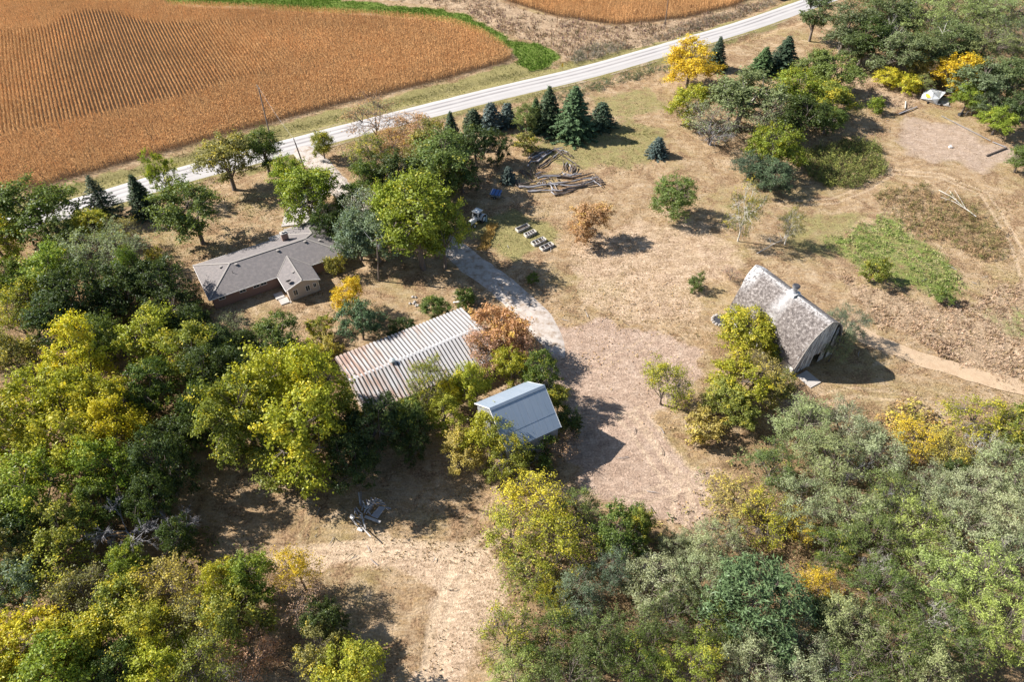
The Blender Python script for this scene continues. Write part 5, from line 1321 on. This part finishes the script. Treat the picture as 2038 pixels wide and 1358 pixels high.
for s in (-1,1):
    mb = MB(); pts = [(-.9+ .98*math.cos(a), .82+.98*math.sin(a)) for a in [R(x) for x in (10,40,70,100,130,160)]]
    for (a0,b0),(a1,b1) in zip(pts, pts[1:]): mb.plank((a0,s*.95,b0),(a1,s*.95,b1),.5,.04,up=(0,0,1))
    mb.build('fender', M['trwhite'], tr)
    MB().cyl((2.33, s*.22, 1.25),(1,0,0),.08,.03,10).build('headlight', M['glass'], tr)
cabf = MB()
for x in (-.95,.32):
    for y in (-.62,.62): cabf.box(x-.05,x+.05,y-.05,y+.05,1.0,2.55)
cabf.box(-1,.37,-.67,-.57,1.3,1.42); cabf.box(-1,.37,.57,.67,1.3,1.42); cabf.box(.27,.37,-.57,.57,1.3,1.5); cabf.box(-.9,.3,-.57,.57,.96,1.02)
cabf.build('cab_frame', M['trwhite'], tr)
for a in ((-.90,.27,-.63,-.61,1.42,2.5),(-.90,.27,.61,.63,1.42,2.5),(.31,.33,-.57,.57,1.5,2.5),(-.96,-.94,-.57,.57,1.1,2.5)): MB().box(*a).build('cab_window', M['glass'], tr)
MB().box(-1.15,.5,-.78,.78,2.551,2.68).box(-1.0,.35,-.65,.65,2.68,2.74).build('cab_roof', M['trwhite'], tr)
MB().tube([(1.5,.2,1.55),(1.5,.2,2.2)], .04, 8).build('exhaust', M['dark'], tr)
MB().box(-.6,-.1,-.25,.25,1.02,1.25).box(-.62,-.52,-.25,.25,1.25,1.7).build('seat', M['black'], tr)
o = empty('panel', P(965,440), R(-20), 'pale blue sheet leaning against the big rear wheel of the white tractor', 'panel')
MB().slab([(-.35,-.1,0),(.45,-.1,0),(.4,.35,1.35),(-.35,.35,1.35)], .04).build('sheet', M['paleblue'], o)

# ---- blue topped trailer in the shade
M['blue'] = basic('blue_sheet', (.07,.15,.36), .5, var=.15, scale=3)
o = empty('small_trailer', P(987,393), R(-20), 'small cart with a faded blue sloping cover in the shade above the tractor', 'cart')
MB().slab([(-1.2,-.75,1.0),(1.1,-.85,1.15),(1.15,.8,1.55),(-1.1,.8,1.45)], .06).build('cover', M['blue'], o)
for k in range(3): MB().plank((-.9+.8*k,-.85,1.08+.05*k),(-.9+.8*k,.85,1.56),.10,.05).build('strap', M['white' if k==0 else 'dark'], o)
MB().box(-1,1,-.65,.65,.45,.6).build('bed', M['grayboard'], o)
for x in (-.9,.9):
    for y in (-.6,.6): MB().box(x-.05,x+.05,y-.05,y+.05,.6,1.2).build('post', M['pole'], o)
for s in (-1,1):
    wo = MB().cyl((0,s*.75,.33),(0,1,0),.33,.16,14).build('wheel', M['black'], o); MB().cyl((0,s*.75,.33),(0,1,0),.17,.18,10).build('rim', M['grey'], wo)
MB().plank((1,0,.5),(2.1,0,.3),.08,.08).build('drawbar', M['dark'], o)

# ---- weathered wooden feed bunks / cold frames
def bunk(cx, cy, ang, L, W, label, nslat):
    o = empty('wooden_frame', P(cx, cy), R(ang), label, 'wooden frame', 'weathered wooden frames on the grass')
    for s in (-1,1): MB().box(-L/2,L/2,s*W/2-.05,s*W/2+.05,0,.5).build('side_board', M['grayboard'], o)
    for s in (-1,1): MB().box(s*(L/2)-.05,s*(L/2)+.05,-W/2+.052,W/2-.052,0,.55).build('end_board', M['whitewood'], o)
    for k in range(nslat): 
        x = -L/2 + (k+.7)*L/(nslat+.4); MB().plank((x,-W/2+.06,.42+random.uniform(-.1,.05)),(x+random.uniform(-.3,.3),W/2-.06,.42),.14,.04).build('slat', M['grayboard'], o)
    MB().box(-L/2+.052,L/2-.052,-.1,.1,.1,.3).build('trough', M['log'], o)
bunk(1040,456,36,2.8,1.1,'topmost weathered wooden frame, left one of the upper pair on the grass',0)
bunk(1055,467,36,2.4,1.0,'second wooden frame, lower right of the upper pair',3)
bunk(1072,483,36,2.9,1.2,'third wooden frame, upper one of the lower pair with weeds in it',3)
bunk(1088,493,36,2.7,1.1,'lowest wooden frame, nearest the gravel drive',2)

# ---- heap of crooked logs
LG = [[(520,330),(600,250),(720,220),(860,240)],[(530,350),(640,290),(760,240),(900,200),(1090,155)],[(650,410),(760,320),(880,240),(960,190),(1130,210),(1200,235)],[(560,380),(700,300),(820,270)],[(930,360),(1020,290),(1120,210)],[(700,520),(800,460),(900,370),(1010,300)],[(470,500),(520,420),(640,400),(760,310)],[(960,370),(1100,380),(1160,400)],[(980,200),(1080,290),(1150,330)],[(1150,230),(1200,300),(1330,330)],[(1160,330),(1230,390),(1280,420)],[(1310,430),(1360,480),(1430,510)],[(1200,440),(1160,500),(1180,580)],[(1230,470),(1270,540),(1250,610)],[(1300,460),(1290,560),(1250,640)],[(1350,500),(1340,560),(1280,620)],[(1120,410),(1130,500),(1110,560)],[(330,580),(400,640),(450,710)],[(380,610),(480,640),(560,690)],[(480,720),(560,770),(620,800)],[(500,520),(520,600),(540,680)],[(600,700),(700,670),(860,665),(1040,660),(1110,600)],[(620,640),(700,600),(800,610)],[(640,820),(760,740),(900,690)],[(1050,690),(1300,710),(1480,680),(1680,630)],[(1240,690),(1400,650),(1460,655)],[(250,820),(420,830),(620,790),(760,780)],[(300,880),(480,890),(700,860),(900,830),(1100,800),(1300,780),(1500,740),(1760,715)],[(480,950),(650,920),(820,890)],[(460,960),(700,950),(900,940),(1100,940),(1300,890)],[(900,830),(1100,850),(1300,860),(1450,840),(1700,770)],[(1020,840),(1260,800),(1420,760),(1560,720),(1740,710)],[(1100,940),(1300,890),(1500,850),(1700,830),(1850,790)],[(950,1000),(1100,980),(1250,940),(1350,890)],[(1480,830),(1600,770),(1760,740),(1850,760)],[(1700,640),(1760,700),(1850,790)],[(1750,680),(1820,780),(1900,820)],[(1650,700),(1780,800),(1830,850)],[(740,740),(780,800),(820,850)],[(880,790),(900,880),(920,950)],[(840,800),(930,820),(1000,930)],[(700,800),(720,850)],[(760,790),(790,850)],[(1000,720),(1040,820)],[(860,700),(920,760)],[(260,760),(250,850),(300,890)],[(900,960),(960,1010),(1000,1000)],[(1100,600),(1140,660),(1180,690)],[(1130,680),(1230,690),(1330,650)]]
random.seed(21)
LG2 = [(i, pl) for i, pl in enumerate(LG)] + [(i, [(x + dx, y + dy) for x, y in pl]) for i, pl in enumerate(LG) for dx, dy in [(random.uniform(-60, 60), random.uniform(-38, 38))] if i % 4 != 3]
for i, pl in LG2:
    upper = i < 23; z = random.uniform(.2, .6); pts = [P(1000 + x/9.26, 280 + y/9.26) for x, y in pl]; n = len(pts)
    rad = random.uniform(.15, .24) if n > 3 else random.uniform(.10, .16)
    q = resample([tuple(p) for p in pts], .7); q = [Vector((a[0]+random.uniform(-.07,.07), a[1]+random.uniform(-.07,.07), z + random.uniform(-.07,.09))) for a in q]
    m_ = len(q); o = MB().tube(q, [rad*(1-.5*k/max(1,m_-1)) for k in range(m_)], 6).build('log', M['log' if random.random() < .72 else 'deadwood'])
    tag(o, 'crooked dark log in the tangled upper part of the log heap' if upper else 'crooked dark log lying in the long lower rows of the log heap', 'log', 'tangled upper logs of the heap' if upper else 'long lower logs of the heap')

# ---- woodpile of scrap boards in the clearing
def WP(x, y, z=0): return P(660 + x/12.34, 960 + y/12.34, z)
bd = [((720,230),(725,600)),((665,250),(700,570)),((1000,560),(800,700)),((1120,400),(800,620)),((1330,620),(1460,660)),((1340,650),(1400,690)),((700,1060),(960,1350)),((760,930),(840,1150)),((560,650),(640,800)),((600,620),(700,760)),((640,700),(760,790)),((760,460),(830,640)),((850,430),(900,560)),((900,450),(1000,540)),((960,380),(1120,560)),((1060,400),(1250,470)),((700,420),(730,560)),((570,700),(560,780)),((620,850),(760,900)),((600,930),(720,1010)),((840,620),(1010,520)),((700,800),(800,950)),((880,700),(960,800)),((1000,440),(1300,520)),((1050,520),(1330,560)),((740,760),(760,900)),((540,960),(640,1100)),((780,560),(740,700)),((900,760),(1120,420)),((850,780),(1060,460)),((800,760),(970,430))]
random.seed(9)
for i, (a, b) in enumerate(bd):
    z = .2 + .9 * random.random() * (1 if i < 25 else .8); za, zb = z, z + random.uniform(-.25, .5)
    o = MB().plank(WP(*a, za), WP(*b, zb), random.uniform(.10,.19), .05).build('board', M['grayboard' if i % 4 else 'deadwood'])
    tag(o, 'grey weathered board tangled in the scrap heap of the clearing', 'board', 'scrap boards heaped in the clearing')
o = empty('sheet_panel', WP(1140,760), 0, 'blue grey ribbed sheet lying on the right side of the scrap heap', 'panel')
b0 = WP(1140,760); mb = MB(); c4 = [WP(960,830,.9)-b0, WP(1130,900,.7)-b0, WP(1330,620,1.1)-b0, WP(1170,600,1.3)-b0]; mb.slab(c4, .05); mb.build('sheet', basic('blue_grey_sheet', (.28,.34,.40), .5, .2, var=.2), o)
for k in range(6):
    s = (k+.5)/6; a_ = c4[0].lerp(c4[1], s); b_ = c4[3].lerp(c4[2], s); MB().plank(a_+Vector((0,0,.05)), b_+Vector((0,0,.05)), .09,.05).build('rib', M['grey'], o)
tag(MB().plank(WP(820,850,.6), WP(1200,990,.5), .38, .06).build('door_board', M['grayboard']), 'wide grey plank at the near edge of the scrap heap', 'board')
o = MB().slab([WP(430,860,.35), WP(520,960,.3), WP(560,850,.8), WP(480,790,.8)], .1).build('broken_chair', M['white']); tag(o, 'small white broken box at the left of the scrap heap', 'box')
o = MB().slab([WP(620,1180,.2), WP(740,1220,.2), WP(760,1150,.35), WP(660,1110,.35)], .12).build('white_scrap', M['white']); tag(o, 'white crumpled scrap at the near foot of the scrap heap', 'scrap')

# ---- wrecked camper by the upper right wood
def U(x, y, z=0): return P(1660 + x/5.39, 100 + y/5.39, z)
M['shell'] = basic('camper_shell', (.44,.46,.48), .5, .15, var=.10, scale=1.5, col2=(.24,.25,.26), thr=(.48,.6), bump=.06)
b0 = U(1060,560); o = empty('wrecked_camper', b0, 0, 'crushed white camper shell with its right end torn open at the edge of the wood', 'camper')
q = lambda x, y, z: U(x, y, z) - b0
pp = dict(a=q(1010,395,2.2), b=q(1160,440,2.1), c=q(1100,580,.15), d=q(925,515,.2), e=q(1065,455,2.5), f=q(1200,450,2.2), g_=q(1130,520,1.6), h=q(960,450,1.3), i=q(1050,525,1.2))
mb = MB(); 
for tri in (('a','e','h'),('h','e','i'),('h','i','d'),('d','i','c'),('i','g_','c'),('e','g_','i'),('e','b','g_'),('b','f','g_'),('a','b','e')):
    mb.slab([pp[k] for k in tri], .04)
mb.build('shell', M['shell'], o)
mb = MB(); mb.slab([pp['a'], pp['f'], q(1240,480,.4), q(1020,440,.3)], .04); mb.build('back_wall', M['grey'], o)
MB().plank(q(1120,540,.5), q(1240,560,.35), .15,.1).build('frame_rail', M['shell'], o); MB().plank(q(1180,440,2.1), q(1275,450,1.9), .12,.08).build('frame_rail', M['shell'], o); MB().plank(q(1100,575,.3), q(1250,600,.3), .14,.14).build('frame_rail', M['shell'], o)
MB().slab([q(1105,570,.3), q(1230,590,.3), q(1240,500,.35), q(1120,500,.35)], .1).build('floor', M['grayboard'], o)
for x,y in ((1150,585),(1010,560)):
    wo = MB().cyl(q(x,y,.33), (.3,1,0), .33, .2, 14).build('wheel', M['black'], o)
MB().slab([q(985,460,1.62), q(1040,480,1.7), q(1030,510,1.3), q(985,500,1.2)], .05).build('yellow_patch', basic('yellow_leaves', (.5,.38,.03), .8, var=.4, scale=4), o)
# rusty hoop and drum further right
o = empty('rusty_hoop', U(1440,690), R(15), 'pale metal hoop standing before the undergrowth right of the camper', 'hoop')
MB().tube([(-.85*math.cos(a), 0, 1.15*math.sin(a)) for a in [k*math.pi/10 for k in range(11)]], .07, 6).build('hoop', M['deadwood'], o)
o = empty('oil_drum', U(1350,700), 0, 'dark drum lying left of the pale hoop', 'drum')
MB().cyl((0,0,.4),(1,.4,0),.42,1.0,14).build('barrel', M['dark'], o)
for nm, a, b, wdt, th, mt, lb in (('beam',(1635,1130),(1850,1045),.32,.3,'log','dark timber beam lying alone on the bare ground at right'),
    ('pole_log',(680,685),(840,600),.18,.18,'log','left one of the dark poles lying left of the camper'),
    ('pole_log',(700,680),(890,605),.2,.2,'deadwood','right one of the dark poles lying left of the camper'),
    ('pole_log',(768,545),(762,620),.22,.2,'whitewood','short pale post sticking up behind the dark poles'),
    ('long_board',(1150,700),(1680,970),.14,.06,'deadwood','long pale board line along the edge of the bare ground'),
    ('long_board',(1700,980),(1850,1040),.22,.10,'deadwood','pale board between the long line and the timber beam')):
    tag(MB().plank(U(*a, .25), U(*b, .25), wdt, th).build(nm, M[mt]), lb, 'timber')
o = empty('salt_block', U(1245,1045), 0, 'small white object lying on the bare ground at right', 'feeder')
MB().box(-.35,.3,-.25,.25,0,.35).box(-.1,.15,.1,.3,.35,.6).build('block', M['white'], o); MB().plank((.3,0,.1),(.9,-.15,.08),.12,.1).build('stick', M['bark'], o)
# fallen white branch
o = empty('fallen_branch', P(1905,395), 0, 'pale fallen branch lying on the brown scrub at the right', 'branch'); b0 = P(1905,395)
for k, (pts, r0) in enumerate(((([(1868,378),(1895,392),(1918,412),(1943,431)]),.13),(([(1890,380),(1905,400),(1918,412)]),.08),(([(1872,392),(1900,402),(1925,418)]),.08),(([(1900,378),(1912,398),(1922,415)]),.05),(([(1880,385),(1890,372)]),.04),(([(1895,392),(1880,400)]),.04))):
    MB().tube([P(x, y, .5+.1*k) - b0 for x, y in pts], [r0*.6]*len(pts), 5).build('limb', M['whitewood'], o)
# fire ring beside the barn
b0 = P(1432,638); o = empty('fire_ring', b0, 0, 'round ring of pale stones on the grass at the left side of the barn', 'fire ring')
for k in range(14):
    a = k*2*math.pi/14; MB().tube([(1.25*math.cos(a),1.25*math.sin(a),-.05),(1.25*math.cos(a),1.25*math.sin(a),.28)], [.28,.18], 6).build('stone', M['barklight'], o)
MB().tube([(0,0,.01),(0,0,.1)], [1.0,.9], 14).build('ash', M['dark'], o)
# stones round the big tree
random.seed(2); c0 = P(836,600)
for k in range(12):
    a = random.uniform(2.2, 5.6); rr = random.uniform(.8, 2.0); s = random.uniform(.18,.34)
    o = MB().tube([(0,0,-s*.4),(.05,0,s*.1),(0,0,s*.5)], [s*.7,s,s*.4], 7).build('stone', M['barklight']); o.location = (c0.x+rr*math.cos(a), c0.y+rr*math.sin(a), .1); tag(o, 'pale stone lying at the foot of the tallest tree', 'stone', 'stones round the trunk of the tallest tree')
random.seed(31)
# loose sticks and branches on the open ground
for k in range(70):
    x, y = random.choice([(1180,600),(1300,880),(1380,1000),(700,1080),(560,1020),(1250,960),(1800,240),(1950,560),(1750,650),(1450,420),(900,1150),(1100,520),(560,620),(1330,850)])
    x += random.gauss(0, 70); y += random.gauss(0, 40); a = P(x, y, .16); an = random.uniform(0, 6.28); L = random.uniform(.5, 1.7)
    b = a + Vector((math.cos(an)*L, math.sin(an)*L, random.uniform(0,.12))); c = a.lerp(b, .5) + Vector((random.uniform(-.15,.15), random.uniform(-.15,.15), .05))
    tag(MB().tube([a, c, b], [.055,.04,.02], 4).build('stick', M['deadwood' if k % 2 else 'log']), 'dry fallen stick lying loose on the open ground', 'stick', 'fallen sticks scattered over the ground')
# bench like trough near the drive
tag(MB().plank(P(902,603,.4), P(928,599,.4), .25, .3).build('white_trough', M['white']), 'small white trough among the bushes behind the orange tree', 'trough')

# ---- red pickup on the road at the top edge
cp_ = P(1563,-3); b_dir = math.atan2(*(P(1598,11)-P(1480,52)).yx)
o = empty('pickup_truck', (cp_.x-1, cp_.y+1.5, .15), b_dir + math.pi, 'red pickup truck cut off by the top edge beside the road', 'pickup truck')
M['red'] = basic('red_paint', (.42,.02,.03), .3, var=.05)
MB().prism([(-.95,.45),(.95,.45),(.97,.95),(.9,1.1),(-.9,1.1),(-.97,.95)], -2.6, 2.6).build('body', M['red'], o)
MB().add([(-.9,-.85,1.1),(1.1,-.85,1.1),(.55,-.7,1.75),(-.75,-.7,1.75),(-.9,.85,1.1),(1.1,.85,1.1),(.55,.7,1.75),(-.75,.7,1.75)], [(0,1,2,3),(7,6,5,4),(3,2,6,7),(1,5,6,2),(4,0,3,7),(0,4,5,1)]).build('cab', M['red'], o)
MB().add([(1.12,-.75,1.14),(1.12,.75,1.14),(.60,.62,1.70),(.60,-.62,1.70)], [(0,1,2,3)]).build('windshield', basic('teal_glass', (.04,.20,.20), .1), o)
MB().box(-2.5,-1.0,-.8,.8,1.102,1.13).build('bed', M['dark'], o)
for x in (-1.6,1.65):
    for s in (-1,1):
        wo = MB().cyl((x,s*.85,.38),(0,1,0),.38,.26,16).build('wheel', M['black'], o); MB().cyl((x,s*.87,.38),(0,1,0),.2,.27,10).build('rim', M['grey'], wo)
for s in (-1,1): MB().box(2.601,2.63,s*.7-.15,s*.7+.15,.75,.95).build('headlight', M['white'], o)
